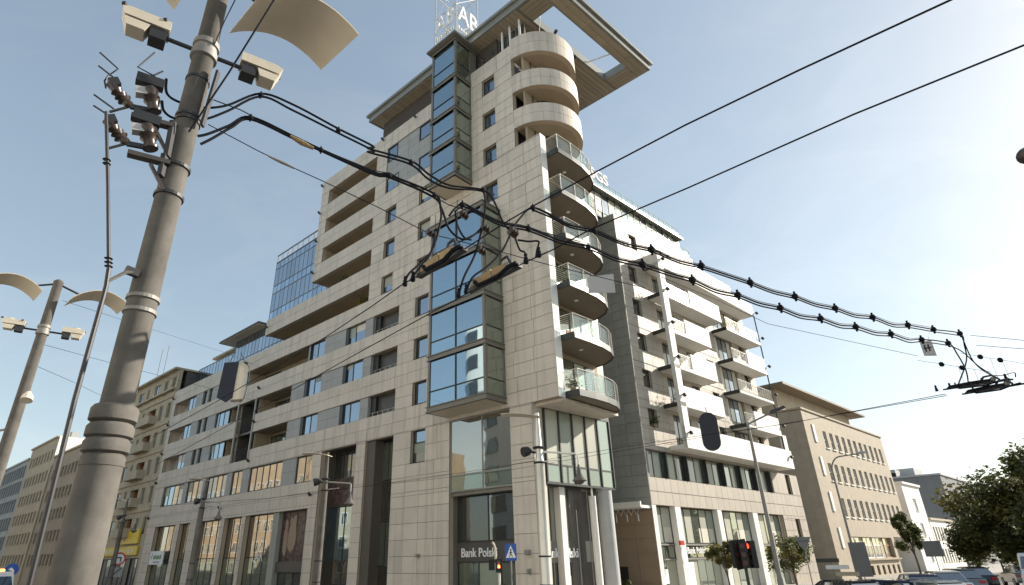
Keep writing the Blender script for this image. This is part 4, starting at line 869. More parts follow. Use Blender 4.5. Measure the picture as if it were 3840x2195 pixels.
q = B(-1); q.prism([(32.5, -.01), (32.5 + iD[0] * 9.6, -9.6), (32.9 + iD[0] * 9.6, -9.6), (32.9, -.01)], 0, 17.25); so_ = q.build('side_wall', 'sandstone', BO)
for zt in (12.0, 8.4, 15.4): 
    q = B(-1); q.prism([(32.44 - .1, -3), (32.44 - .1 + iD[0], -4.2), (32.6 + iD[0], -4.2), (32.6, -3)], zt - 1.6, zt); q.build('side_window', 'pane_dark', BO)
q = B(-1); q.box(34.5, 59.5, -8.5, -3.0, 17.5, 20.6); q.build('penthouse', 'cream_trim', BO); q = B(-1); q.box(32.8, 61.5, -9.5, -1.3, 20.6, 20.85); q.build('penthouse_roof', 'soffit_brown', BO)
for k, zt in enumerate((15.9, 12.3, 8.6, 5.0)): piece('wall_ornament', 'white_render', BO, 34.6, 35.2, 0, .12, zt - 2.0, zt, -1)
piece('ledge', 'brown_old', BO, 38, 53.2, 0, .3, 1.75, 1.9, -1)
plain_block('white_office', 'plain white rendered office beyond the sand coloured one', OR, AZ_R + pi, -1, 63.8, 72.6, 0, 9, 11.3, 'white_render', 4, (9.5, 6.2, 3.0), 1.7, .8, g='pane_dark', trim='white_render', u_in=5.0)
plain_block('white_annexe', 'low white annexe with two rows of close set windows', OR, AZ_R + pi, -1, 73.0, 87.6, 0, 8, 6.8, 'white_render', 9, (5.9, 2.9), 1.8, .95, g='pane_green', trim='cream_trim', u_in=.4)
dbk = tag(empty('grey_warehouse', OR, AZ_R + pi), 'big blank grey block rising behind the white annexe', 'building')
DB = [(100, -2), (100 + iD[0] * 20, -2 + iD[1] * 20), (140, -22), (140, -2)]
q = B(-1); q.prism(DB, 0, 15.4); q.build('wall', 'blue_grey', dbk)
q = B(-1); q.prism([(x + (.2 if x > 120 else -.2), y + (.2 if y > -10 else -.2)) for x, y in DB], 15.4, 15.7); q.build('parapet', 'grey_paint', dbk)
for a, b, c in ((101, 104, 1.5), (106, 112, 2.0), (114, 117, 1.2), (101, 102.5, .9)): piece('roof_plant', 'grey_old', dbk, a, b, -12 - (a % 7), -6 - (a % 7), 15.7, 15.7 + c, -1)
# buildings on the other side of the left street, behind the viewer: sunlit, seen in the window reflections
def opposite(name, label, u0, u1, w0, z, m, g, r=0.0, floors=5, pitch=3.4, st=2.8):
    o = tag(empty(name, OL, AZ_L), label, 'building'); c0 = (u1 - r, w0 + r)
    pts = [(c0[0] + r * sin(a), c0[1] - r * cos(a)) for a in [pi / 2 * i / 10 for i in range(11)]] if r else [(u1, w0)]
    b = B(); b.prism([(u0, w0)] + pts + [(u1, w0 + 16), (u0, w0 + 16)], 0, z); b.build('wall', m, o)
    for k in range(floors):
        z0 = 1.0 + k * pitch
        for i in range(int((u1 - u0 - r - 1) / st)): window(o, u0 + .8 + i * st, u0 + .8 + i * st + st * .62, z0, z0 + 1.8, w0 - .03, cols=3, g=g, fr='white_paint', fw=.09)
        for i in range(4 if r else 0):
            a = .18 + i * .38; x, y = c0[0] + (r + .02) * sin(a), c0[1] - (r + .02) * cos(a); cube('pane', g, o, (x, y, z0 + .9), (1.7, .1, 1.8)).rotation_euler = (0, 0, a)
    return o
opposite('white_corner_building', 'white rounded corner building across the street, mirrored in the oriel glass', 12, 53.5, 31.5, 30.5, 'white_render', 'pane_dark', r=5.0, floors=9)
opposite('cream_apartment_house', 'cream apartment house across the street, mirrored in the shop windows', 70, 92, 31.5, 18.5, 'cream_trim', 'pane_dark')
opposite('brick_apartment_house', 'brown apartment house across the street, mirrored in the shop windows', 92.5, 150, 31.5, 19.5, 'brown_old', 'pane_dark')
opposite('white_city_block', 'long white block behind the crossing, mirrored in the bank windows', -48, 6, 48, 19.0, 'white_render', 'pane_dark', st=3.6)
# ================================================================ overhead line masts with lamp wings
M1 = polar(-32.7, 6.1); n1 = Vector((sin(rad(-32.7)), cos(rad(-32.7)), 0)); r1 = Vector((n1.y, -n1.x, 0))
def mp1(px, py, doff=0.0):                            # pixel -> point near the mast, in mast axes
    return on_plane(px, py, M1 + n1 * doff, n1) - M1
def q1(x, y, doff=0.0): return mp1(x * .54945, y * .54945, doff)
WE = Vector((.83, .56, 0)).normalized(); WD = Vector((.68, -.62, 0)).normalized()
def mast(loc, label, low=True):
    T_ = tag(empty('line_mast', loc), label, 'lamp mast')
    b = B(); b.lathe([(.185, 0), (.175, 2.6), (.166, 3.28)], n=28); b.build('base_tube', 'mast_paint', T_, True)
    for k, (z, r, h) in enumerate(((3.28, .172, .10), (3.40, .185, .11), (3.53, .19, .11), (3.67, .192, .13))):
        b = B(); b.lathe([(r - .035, z - .02), (r, z), (r, z + h - .03), (r - .02, z + h), (.13, z + h + .02)], n=28); b.build('collar', 'mast_paint', T_, True)
    b = B(); b.lathe([(.138, 3.6), (.132, 5.5), (.124, 7.2), (.113, 9.45), (.118, 9.46), (.118, 9.56), (.05, 9.62)], n=28); b.build('pole', 'mast_paint', T_, True)
    # curved reflector wings
    for sgn in (1, -1):
        vs = []; fs = []; n = 14
        for i in range(n + 1):
            t = i / n; c = WE * sgn * (.34 + 1.28 * t); z = 8.96 + .36 * sin(pi * min(1, t * .93 + .02)) ** .8 + .05
            for k, (off, dz) in enumerate(((-.46, 0), (.46, 0), (.46, .02), (-.46, .02))): vs.append(tuple(c + WD * off + Vector((0, 0, z + dz))))
        for i in range(n):
            for k in range(4): fs.append((i * 4 + k, (i + 1) * 4 + k, (i + 1) * 4 + (k + 1) % 4, i * 4 + (k + 1) % 4))
        fs += [(0, 1, 2, 3), tuple(n * 4 + k for k in (3, 2, 1, 0))]
        b = B(); b.add(vs, fs); b.build('reflector_wing', 'reflector', T_, True)
        b = B(); b.tube([Vector((0, 0, 9.5)), WE * sgn * .55 + Vector((0, 0, 9.3))], .028, 8); b.build('wing_arm', 'steel_dark', T_)
        # floodlight below the wing, thrown up at it
        d = (WE * .45 + r1 * .55).normalized() * sgn; s_ = Vector((-d.y, d.x, 0)); c = d * .62 + Vector((0, 0, 8.13))
        b = B(); b.tube([d * .1 + Vector((0, 0, 8.13)), d * .42 + Vector((0, 0, 8.13))], .026, 8); ao = b.build('floodlight_arm', 'steel_dark', T_)
        def fp(a, e, z): return tuple(c + d * a + s_ * e + Vector((0, 0, z)))
        b = B(); b.extr([fp(-.22, -.11, .04), fp(.24, -.11, .04), fp(.28, -.11, .14), fp(.2, -.11, .17), fp(-.22, -.11, .17)], s_ * .22); fo = b.build('floodlight', 'lamp_cream', T_)
        b = B(); b.extr([fp(-.02, -.1, .02), fp(.24, -.1, .02), fp(.2, -.1, -.09), fp(.02, -.1, -.09)], s_ * .2); b.build('lamp_bowl', 'lamp_cream', fo)
        b = B(); b.extr([fp(-.2, -.09, .02), fp(-.03, -.09, .02), fp(-.03, -.09, -.12), fp(-.2, -.09, -.12)], s_ * .18); b.build('gear_box', 'steel_dark', fo)
        b = B(); b.lathe([(.1, 0), (.08, .03), (.03, .05)], fp(.1, 0, .17), 12); b.build('lid_dome', 'lamp_cream', fo, True)
        for a in (-.15, .27): b = B(); b.box(-.02, .02, -.02, .02, -.02, .02); b.v = [tuple(Vector(v) + Vector(fp(a, .1, .17))) for v in b.v]; b.build('hinge', 'black', fo)
    b = B(); b.lathe([(.118, 8.02), (.15, 8.03), (.15, 8.12), (.13, 8.13), (.13, 8.2), (.15, 8.21), (.15, 8.28), (.118, 8.29)], n=24); b.build('clamp_ring', 'galv', T_, True)
    return T_
m1 = mast(M1, 'thick painted steel mast with collars, lamp wings and switch gear bolted on')
for z, r, m_ in ((7.68, .124, 'steel_dark'), (7.12, .13, 'steel_dark'), (7.06, .13, 'steel_dark'), (6.42, .14, 'steel_dark'), (6.05, .14, 'steel_dark'), (4.86, .142, 'galv'), (4.72, .142, 'galv')):
    b = B(); b.lathe([(r - .02, z - .02), (r + .008, z - .018), (r + .008, z + .018), (r - .02, z + .02)], n=24); b.build('strap', m_, m1)
b = B(); b.bar(q1(1490, 490, -.13), q1(1380, 860, -.14), .06, .03); b.build('back_rail', 'steel_dark', m1)
m2 = mast(polar(-39.15, 18.2), 'slimmer looking mast with lamp wings standing farther down the left street')
b = B(); c = Vector((.3, -.2, 6.35)); b.tube([(.1, -.06, 6.35), tuple(c)], .02, 6); b.lathe([(.05, -.1), (.12, .02), (.14, .15)], tuple(c), 12, (.2, -.3, -.9)); b.build('spotlight', 'lamp_cream', m2)
b = B(); b.tube([(0, 0, 5.6), (-1.6, .6, 5.5)], .03, 6); b.build('bracket_arm', 'galv', m2)
# isolator switches on brackets
def isolator(dx, dy, label):
    I_ = tag(empty('isolator_switch', M1), label, 'switch')
    f = lambda x, y, o=-.12: Vector(mp1(340 + (x + dx) * .3433, 180 + (y + dy) * .3433, o))
    b = B(); b.bar(f(440, 745), f(905, 865), .09, .05); b.build('bracket_beam', 'bracket', I_)
    b = B(); b.bar(f(690, 860), f(835, 1150), .045, .03); b.build('brace', 'bracket', I_)
    ax = (f(650, 440) - f(690, 690)).normalized(); L_ = (f(650, 440) - f(690, 690)).length
    b = B(); b.lathe([(.075, 0), (.08, .02), (.055, .03), (.06, .33 * L_), (.085, .45 * L_), (.06, .5 * L_), (.085, .6 * L_), (.06, .66 * L_), (.08, .85 * L_), (.07, L_)], f(690, 700), 14, ax); b.build('insulator', 'insulator', I_, True)
    b = B(); b.bar(f(490, 475), f(650, 500), .10, .09); b.build('arc_chamber', 'grey_paint', I_)
    b = B(); b.bar(f(500, 325), f(800, 425), .10, .115); b.build('contact_block', 'steel_dark', I_)
    p, q = f(430, 640), f(210, 390); ax = (q - p).normalized(); L_ = (q - p).length
    b = B(); b.lathe([(.03, 0), (.05, .05 * L_), (.045, .2 * L_), (.075, .28 * L_), (.045, .36 * L_), (.07, .46 * L_), (.04, .55 * L_), (.065, .66 * L_), (.045, .75 * L_), (.045, L_)], p, 12, ax); b.build('insulator', 'insulator', I_, True)
    b = B(); b.bar(f(205, 390), f(315, 380), .085, .09); b.build('contact_block', 'steel_dark', I_)
    b = B(); b.bar(f(640, 680), f(430, 640), .035, .05); b.bar(f(205, 700), f(430, 640), .02); b.build('switch_lever', 'steel_dark', I_)
    return I_, f
I1, f1 = isolator(0, 0, 'upper isolator switch with dark insulators on a bracket of the thick mast')
b = B(); b.tube([f1(165, 440), f1(150, 360), f1(190, 305), f1(300, 230), f1(100, 50)], .009, 6); b.build('arcing_horn', 'steel_dark', I1)
b = B(); b.tube([f1(270, 340), f1(85, 195)], .009, 6); b.build('arcing_horn', 'steel_dark', I1)
b = B(); b.tube([f1(720, 360), f1(700, 310), f1(515, 210), f1(700, 50)], .009, 6); b.build('arcing_horn', 'steel_dark', I1)
b = B(); b.tube([f1(690, 300), f1(790, 255)], .009, 6); b.build('arcing_horn', 'steel_dark', I1)
I2, f2 = isolator(-38, 405, 'lower isolator switch under its twin on the thick mast')
b = B(); b.tube([f1(250, 665), f1(35, 510)], .009, 6); b.build('arcing_horn', 'steel_dark', I2)
b = B(); b.tube([f1(170, 720), f1(30, 630)], .009, 6); b.build('arcing_horn', 'steel_dark', I2)
for p, q in (((905, 810), (835, 1190)), ((815, 1170), (765, 1400))):
    b = B(); b.bar(f1(*p), f1(*q), .075, .05); b.build('mounting_rail', 'steel_dark', I2)
# operating rod in its tube
OD = tag(empty('operating_rod', M1), 'thin dark operating rod running down beside the thick mast', 'rod')
pr = [mp1(398, 420, -.2), mp1(405, 700, -.2), mp1(408, 1020, -.2)]; b = B(); b.tube(pr, .017, 8); b.build('upper_tube', 'steel_dark', OD)
pr = [mp1(408, 1010, -.2), mp1(398, 1075, -.2), mp1(280, 1500, -.2), mp1(110, 2195, -.2), mp1(60, 2420, -.2)]; b = B(); b.tube(pr, .021, 8); b.build('lower_tube', 'steel_dark', OD)
b = B(); b.tube([mp1(405, 1055, -.2), mp1(470, 1022, -.16), mp1(520, 1022, -.1)], .018, 6); b.build('guide_arm', 'mast_paint', OD)
b = B(); b.bar(mp1(470, 1010, -.13), mp1(520, 1030, -.1), .06, .07); b.build('guide_clamp', 'steel_dark', OD)
for y in (970, 985, 1000, 600, 615): b = B(); b.lathe([(.02, -.006), (.038, 0), (.02, .006)], mp1(400 if y < 700 else 407, y, -.2), 10); b.build('rod_ring', 'steel_dark', OD)

# ================================================================ overhead wires
def thing_mesh(name, b, m, label, cat, group=None, smooth=True):
    return tag(b.build(name, m, None, smooth), label, cat, group)
ZC = 5.75
def contact(pts, label):
    P = [at_z(x, y, ZC) for x, y in pts]; b = B(); b.tube(P, .0075, 6)
    return thing_mesh('contact_wire', b, 'rubber', label, 'wire', 'trolley contact wires')
wa = [(570, 1640), (829, 1497), (1222, 1264), (1400, 1145), (1514, 1064), (1740, 936), (1882, 843), (2003, 771), (2207, 660), (2569, 470), (3000, 262), (3566, 0), (4000, -200)]
wb = [(590, 1741), (1020, 1506), (1300, 1348), (1608, 1178), (1712, 1123), (1948, 995), (2075, 936), (2212, 862), (2580, 705), (3200, 430), (3840, 170), (4200, 25)]
contact(wa, 'trolley wire carrying the section insulator farther from the bank entrance'); contact(wb, 'trolley wire carrying the section insulator with two spring terminals')
E1 = Vector((10.4, 12.6, 0)); S1 = M1.copy(); pn = Vector((E1.y - S1.y, -(E1.x - S1.x), 0)).normalized()
def sp(x, y, off=0.0): return on_plane(x, y, S1 + pn * off, pn)
R_ = {'R1': (0, 0), 'R2': (1300, 0), 'R5': (1300, 700), 'R6': (2440, 700)}
def zz(t, *pts): return [(R_[t][0] + x * .54945, R_[t][1] + y * .54945) for x, y in pts]
def cable(par, pts, r, m='rubber', name='cable', k=6, offs=0.0):
    b = B(); b.tube(smooth_path([sp(x, y, offs) for x, y in pts], k), r, 6); return b.build(name, m, par, True)
def clamp(par, x, y, s=.05, m='rubber'):
    p = sp(x, y); b = B(); b.lathe([(s * .5, -s), (s, -s * .4), (s, s * .4), (s * .5, s)], p, 8, (.6, .5, -.2)); b.box(p.x - s * .25, p.x + s * .25, p.y - s * .25, p.y + s * .25, p.z - s * 1.7, p.z + s * 1.7); return b.build('cable_clamp', m, par)
F1 = tag(empty('feeder_cable_pair', S1), 'pair of black feeder cables arching from the mast to the wire hub', 'cable'); F1.location = (0, 0, 0)
up = zz('R1', (1135, 540), (1140, 640), (1230, 700), (1390, 735), (1550, 720), (1780, 640), (2000, 715), (2310, 880), (2548, 1000)) + zz('R2', (150, 1015), (440, 1100), (560, 1190), (700, 1265), (920, 1295), (1000, 1365)) + zz('R5', (1060, 230), (1110, 300))
cable(F1, up, .0155)
up2 = zz('R1', (1105, 690), (1120, 760), (1200, 810), (1390, 815), (1550, 760), (1780, 660), (2000, 755), (2300, 905), (2548, 1030)) + zz('R2', (150, 1040), (430, 1120), (560, 1225), (700, 1285), (900, 1300)) + zz('R5', (940, 60), (940, 200), (880, 450), (800, 620), (762, 750))
cable(F1, up2, .0155)
for x, y in zz('R1', (1780, 650), (2310, 890)) + zz('R2', (440, 1110), (930, 1295)): clamp(F1, x, y, .032)
F2 = tag(empty('feeder_cable_pair'), 'lower pair of black feeder cables sagging from the mast to the upper section insulator', 'cable')
lo = zz('R1', (1350, 930), (1420, 915), (1560, 860), (1710, 800), (2000, 930), (2190, 1020), (2548, 1175)) + zz('R2', (300, 1200), (600, 1325), (640, 1420)) + zz('R5', (640, 240), (580, 440), (430, 590), (395, 660))
cable(F2, lo, .0155)
lo2 = zz('R1', (1370, 985), (1450, 945), (1580, 870), (1710, 815), (2000, 945), (2190, 1030), (2548, 1190)) + zz('R2', (300, 1215), (590, 1345), (650, 1430)) + zz('R5', (700, 290), (790, 360), (870, 330), (940, 260))
cable(F2, lo2, .0155)
for x, y in zz('R1', (1710, 805), (2190, 1025)) + zz('R2', (290, 1200), (600, 1335)): clamp(F2, x, y, .032)
F3 = tag(empty('feeder_cable_pair'), 'upper garland of clamped cables running on to the far section insulator', 'cable')
g3_ = zz('R5', (1120, 310), (1180, 220), (1270, 145), (1400, 200), (1520, 262), (1690, 300), (1890, 385), (2080, 430), (2250, 500), (2420, 545)) + zz('R6', (530, 605), (680, 655), (830, 712), (985, 750), (1120, 800), (1260, 830), (1390, 875), (1515, 890), (1650, 940), (1755, 945), (1930, 975), (2110, 1002), (2140, 1080), (2155, 1190), (2100, 1350))
cable(F3, g3_, .016, k=5); cable(F3, [(x + 3, y + 9) for x, y in g3_[2:-3]] + zz('R6', (2130, 1040), (2200, 1190), (2300, 1275), (2390, 1290), (2480, 1270), (2490, 1300)), .014, k=5)
cable(F3, [(x, y - 6) for x, y in g3_[2:-4]], .006, k=3, name='carrier_wire')
for x, y in zz('R5', (1270, 145), (1690, 300), (2080, 430), (2420, 540)) + zz('R6', (680, 655), (985, 750), (1260, 830), (1515, 892), (1755, 945), (1930, 975), (2110, 1002)): clamp(F3, x, y, .06 if x > 2400 else .04)
F4 = tag(empty('feeder_cable_pair'), 'lower garland of clamped cables with the small hanging plate', 'cable')
g4_ = zz('R5', (700, 200), (740, 150), (800, 120), (930, 190), (1060, 250), (1240, 285), (1450, 365), (1650, 410), (1840, 490), (2020, 530), (2200, 590), (2360, 635)) + zz('R6', (440, 705), (595, 740), (740, 795), (885, 828), (1020, 880), (1160, 900), (1290, 945), (1400, 955), (1530, 995), (1640, 1005), (1760, 1045), (1850, 1042), (2030, 1068), (2090, 1140), (2150, 1250), (2170, 1350))
cable(F4, g4_, .016, k=5); cable(F4, [(x + 2, y + 10) for x, y in g4_[1:-3]] + zz('R6', (2130, 1130), (2230, 1220), (2330, 1285)), .014, k=5)
cable(F4, [(x, y - 6) for x, y in g4_[2:-4]], .006, k=3, name='carrier_wire')
for x, y in zz('R5', (790, 125), (1240, 285), (1650, 412), (2020, 532), (2360, 637)) + zz('R6', (595, 740), (885, 828), (1160, 900), (1400, 957), (1640, 1005), (1850, 1045), (2030, 1068)): clamp(F4, x, y, .06 if x > 2400 else .04)
def span(pts, r, label, d0=None, d1=None, m='rubber'):
    if d0: P = [at_dist(x, y, d0 + (d1 - d0) * i / (len(pts) - 1)) for i, (x, y) in enumerate(pts)]
    else: P = [sp(x, y) for x, y in pts]
    b = B(); b.tube(P, r, 5); return thing_mesh('span_wire', b, m, label, 'wire')
span(zz('R1', (1420, 850), (1760, 1030), (2010, 1150), (2210, 1240), (2548, 1400)) + zz('R5', (260, 165), (560, 320), (860, 395), (1420, 545), (2030, 690)), .006, 'thin span wire with turnbuckles from the mast across the tower')
for nm, pts in (('turnbuckle', zz('R1', (1830, 1065), (2010, 1150))),):
    b = B(); b.tube([sp(*pts[0]), sp((pts[0][0] + pts[1][0]) / 2, (pts[0][1] + pts[1][1]) / 2), sp(*pts[1])], [.012, .02, .012], 8); thing_mesh('turnbuckle', b, 'galv', 'galvanised turnbuckle tensioning the thin span wire near the mast', 'turnbuckle')
span(zz('R1', (1450, 680), (1640, 750), (2000, 940), (2548, 1165)) + zz('R2', (300, 1185), (700, 1400)) + zz('R5', (780, 150), (1060, 240), (1650, 390)), .007, 'messenger wire carrying the lower cable pair')
b = B(); b.tube([sp(*zz('R1', (1980, 930))[0]), sp(*zz('R1', (2060, 975))[0]), sp(*zz('R1', (2140, 1015))[0])], [.02, .035, .02], 8); thing_mesh('turnbuckle', b, 'brass_rust', 'rusty turnbuckle in the messenger wire of the lower cables', 'turnbuckle')
b = B(); b.tube([M1 + q1(1290, 900, -.16), M1 + q1(1560, 500, -.35), M1 + q1(1870, 0, -.6), M1 + q1(2100, -380, -.8)], .011, 6); thing_mesh('guy_rope', b, 'rubber', 'dark guy rope rising from the mast across its lamp wing', 'rope')
b = B(); b.tube([M1 + q1(1460, 310, -.14), M1 + q1(1530, 150, -.15), M1 + q1(1620, -30, -.16)], .007, 5); thing_mesh('lamp_cable', b, 'rubber', 'thin lamp cable tied along the top of the mast', 'cable')
for pts, d0, d1, lb in (([(236, 1128), (460, 1200), (840, 1322), (1010, 1390)], 18.2, 46, 'faint span wire from the far mast to the glazed roof block'), ([(160, 1292), (410, 1360), (640, 1420), (850, 1472), (1040, 1530)], 18.2, 30, 'span wire from the far mast past the hanging signal box'), ([(120, 1366), (290, 1440), (360, 1475), (560, 1560)], 18.2, 34, 'lower span wire with a turnbuckle leaving the far mast'),
                        ([(560, 1900), (1000, 1870), (1560, 1800), (2060, 1722), (2480, 1655), (2950, 1590), (3545, 1478)], 34, 16.6, 'long thin span wire passing in front of the stone pier and the white beam'), ([(1470, 1815), (1900, 1765), (2440, 1672), (3000, 1580), (3550, 1484)], 33, 16.6, 'second thin span wire just under its twin near the white beam'),
                        ([(2480, 1040), (2700, 1130), (2880, 1215), (3440, 1335)], 9, 17, 'hair thin wire between the two cable garlands'), ([(3640, 1258), (3840, 1277)], 17, 14, 'short wire above the far section insulator'), ([(3660, 1295), (3840, 1309)], 17, 14, 'short lower wire above the far section insulator')):
    span(pts, .008 if d0 > 20 else .006, lb, d0, d1)
# section insulators in the contact wires
def section(p0, p1, label, z=ZC, terminals=(), d=None, m='brass_rust'):
    a, b_ = (at_z(*p0, z), at_z(*p1, z)) if d is None else (at_dist(*p0, d[0]), at_dist(*p1, d[1]))
    o = tag(empty('section_insulator', a), label, 'insulator'); v = b_ - a; L_ = v.length; e = v / L_; s_ = Vector((-e.y, e.x, 0)).normalized(); u = Vector((0, 0, 1))
    k_ = .62 if d else 1.0
    f = lambda t, x, y: e * (t * L_) + s_ * x * k_ + u * y * k_
    b = B(); b.bar(f(-.02, 0, .0), f(1.02, 0, .0), .07 * k_, .05 * k_); b.build('runner', 'steel_dark', o)
    b = B(); b.tube([f(.22, -.09, .03), f(.3, -.1, -.05), f(.7, -.1, -.07), f(.88, -.09, .0), f(1.0, -.05, .03)], .028 * k_, 6); b.build('skid', 'rubber', o)
    b = B(); b.extr([f(.04, -.04, .02), f(.5, -.04, .02), f(.48, -.04, .135), f(.12, -.04, .11)], s_ * .09); b.build('insulating_body', m, o)
    b = B(); b.extr([f(.5, -.035, .03), f(.76, -.035, .03), f(.76, -.035, .12), f(.5, -.035, .135)], s_ * .08); b.build('insulating_body', m, o)
    b = B(); b.tube([f(.6, 0, .1), f(.66, 0, .21), f(.78, 0, .22), f(.86, 0, .06)], .02, 6); b.build('arcing_loop', 'steel_dark', o)
    b = B(); b.lathe([(.03, 0), (.045, .02), (.045, .06), (.03, .08)], f(.76, -.03, .1), 10, s_); b.build('end_fitting', 'galv', o)
    for t in (.2, .42, .62): b = B(); b.lathe([(.014, 0), (.018, .01), (.018, .06), (.01, .07)], f(t, 0, .08), 8); b.build('bolt', 'galv', o)
    for t in terminals:
        b = B(); b.lathe([(.03, -.02), (.034, .02), (.02, .03), (.03, .05), (.018, .07), (.024, .1), (.012, .12)], f(t, 0, .01), 8); b.build('terminal', 'rubber', o)
    for t in (.35, .85): b = B(); b.tube([f(t, 0, .05), f(t, 0, .75)], .004, 4); b.build('hanger', 'rubber', o)
    return o
section((1575, 1036), (1742, 935), 'rusty section insulator in front of the upper oriel glass', terminals=(-.38, -.18))
section((1762, 1092), (1948, 998), 'rusty section insulator in front of the lower oriel glass', terminals=(-.25, -.08, 1.12, 1.35))
section((3544, 1461), (3790, 1424), 'dark section insulator hanging far off against the white sky', d=(16.3, 14.6), m='rubber', terminals=(-.15, .1, .95))
section((3615, 1478), (3835, 1440), 'lower twin of the far section insulator against the white sky', d=(16.0, 14.2), m='rubber')
# wire hub with insulator beads, jumper loops
def bead(x, y, label, s=.05):
    p = sp(x, y); b = B()
    for k in range(3): b.lathe([(s * .4, -s * .5), (s, -s * .2), (s, s * .2), (s * .4, s * .5)], p + Vector((.035 * (k - 1), .03 * (k - 1), -.012 * (k - 1))), 10, (.7, .6, -.2))
    return thing_mesh('strain_insulator', b, 'insulator', label, 'insulator')
bead(*zz('R5', (575, 320))[0], 'dark strain insulator on the span wire left of the oriel'); bead(*zz('R5', (800, 195))[0], 'dark strain insulator above the oriel roof edge'); bead(*zz('R5', (1135, 312))[0], 'dark strain insulator hub where the arching cables meet', .07); bead(*zz('R5', (920, 440))[0], 'dark strain insulator in front of the oriel corner'); bead(*zz('R5', (945, 285))[0], 'dark strain insulator beside the top of the oriel corner')
JL = tag(empty('jumper_cable'), 'black jumper loops hanging between hub and contact wires', 'cable')
for pts in (((740, 165), (755, 260), (800, 345), (850, 365)), ((1115, 330), (1060, 440), (960, 545), (860, 620), (815, 715)), ((1150, 350), (1180, 430), (1215, 450), (1222, 500)), ((1170, 365), (1240, 375), (1310, 375), (1300, 430), (1292, 480)), ((640, 250), (600, 370), (560, 480), (470, 590), (450, 630))): cable(JL, zz('R5', *pts), .015, name='loop')
span([(3440, 1352), (3528, 1365), (3605, 1378), (3720, 1396)], .004, 'hair thin wire holding two clips under the far cable garland', 15.7, 15.3)
span([(3600, 1324), (3673, 1337), (3748, 1349), (3840, 1364)], .004, 'hair thin wire holding two clips beside the far section insulator', 15.7, 15.3)
for k, (x, y) in enumerate(((3528, 1365), (3605, 1378), (3673, 1337), (3748, 1349))):
    p = at_dist(x, y, 15.5); b = B()
    for j in range(2): b.lathe([(.015, -.04), (.04, -.01), (.04, .02), (.015, .05)], p + Vector((.03 * j, .02 * j, -.02 * j)), 8, (.8, -.3, .4))
    thing_mesh('wire_clip', b, 'rubber', ('dark clip on the wire below the small marked plate', 'dark clip on the wire between the two drop cables', 'dark clip on the wire right above the far section insulator', 'dark clip at the outer end of the far hair thin wire')[k], 'clip', 'wire clips against the sky')
# hanging plates
def plate(x0, y0, x1, y1, d, label, mark=False):
    a, c = at_dist(x0, y0, d), at_dist(x1, y1, d); a2 = at_dist(x1, y0 + (y1 - y0) * .28 * (0 if mark else 1), d)
    o = tag(empty('hanging_plate', a), label, 'sign'); e = (a2 - a); e.z = 0; e.normalize(); wd = (c - a).dot(e); hh = .75 * (a.z - c.z); n_ = Vector((e.y, -e.x, 0))
    b = B(); b.extr([(0, 0, 0), tuple(e * wd), tuple(e * wd + Vector((0, 0, -hh - .05))), (0, 0, -hh)], n_ * .012); b.build('plate', 'grey_paint', o)
    for t in (.15, .85): b = B(); b.tube([e * wd * t, e * wd * t + Vector((0, 0, .12))], .005, 4); b.build('hook', 'rubber', o)
    if mark:
        for t in (.3, .6): b = B(); b.bar(e * wd * t + Vector((0, 0, -hh * .25)) + n_ * .014, e * wd * t + Vector((0, 0, -hh * .75)) + n_ * .014, .004, .03, up=e); b.build('mark', 'black', o)
        b = B(); b.bar(e * wd * .15 + Vector((0, 0, -hh * .5)) + n_ * .016, e * wd * .8 + Vector((0, 0, -hh * .5)) + n_ * .016, .004, .03); b.build('mark', 'black', o)
plate(2201, 1040, 2310, 1110, 10.0, 'blank pale grey plate hanging on a wire in front of the dark end wall')
plate(3448, 1284, 3517, 1345, 17.0, 'small grey plate with dark strokes hanging under the cable garland', True)
# suspended traffic signals seen from behind
def stadium(r, h, n=10): return [(r * cos(a), h / 2 - r + r * sin(a)) for a in [pi * i / n for i in range(n + 1)]] + [(r * cos(a), -h / 2 + r + r * sin(a)) for a in [pi + pi * i / n for i in range(n + 1)]]
ctr = at_dist(2662, 1618, 22); v_ = (ctr - CAM); v_.z = 0; v_.normalize(); rt = Vector((v_.y, -v_.x, 0))
hsR = tag(empty('suspended_signal', ctr), 'black pill shaped back board of a suspended traffic signal before the white beam', 'traffic light')
b = B(); b.extr([tuple(rt * x + Vector((0, 0, y))) for x, y in stadium(.30, 1.34)], v_ * .04); b.build('back_board', 'navy_black', hsR)
for k in range(3): b = B(); b.lathe([(.12, 0), (.13, .25), (.12, .27)], v_ * .02 + Vector((0, 0, .4 - .4 * k)), 12, v_); b.build('signal_housing', 'black', hsR)
b = B(); b.tube([(0, 0, .66), (0, 0, .85)], .015, 5); b.build('hanger', 'black', hsR)
ctr = at_dist(875, 1430, 18); v_ = (ctr - CAM); v_.z = 0; v_.normalize(); rt = Vector((v_.y, -v_.x, 0)); ax_ = (rt * .8 + v_ * .6).normalized(); bx_ = (v_ * .8 - rt * .6)
hsL = tag(empty('suspended_signal', ctr), 'suspended signal box with dark face and cream housing hung on wires', 'traffic light')
b = B(); b.extr([tuple(-ax_ * .06 + bx_ * -.0 + rt * x * 1.0 + Vector((0, 0, y))) for x, y in [(-.28, .52), (.12, .60), (.10, -.50), (-.06, -.64), (-.32, -.52)]], v_ * .05); b.build('back_board', 'navy_black', hsL)
b = B(); b.extr([tuple(rt * x + Vector((0, 0, y))) for x, y in [(.03, .58), (.36, .55), (.34, -.5), (.02, -.55)]], v_ * .35); b.build('signal_housing', 'lamp_cream', hsL)
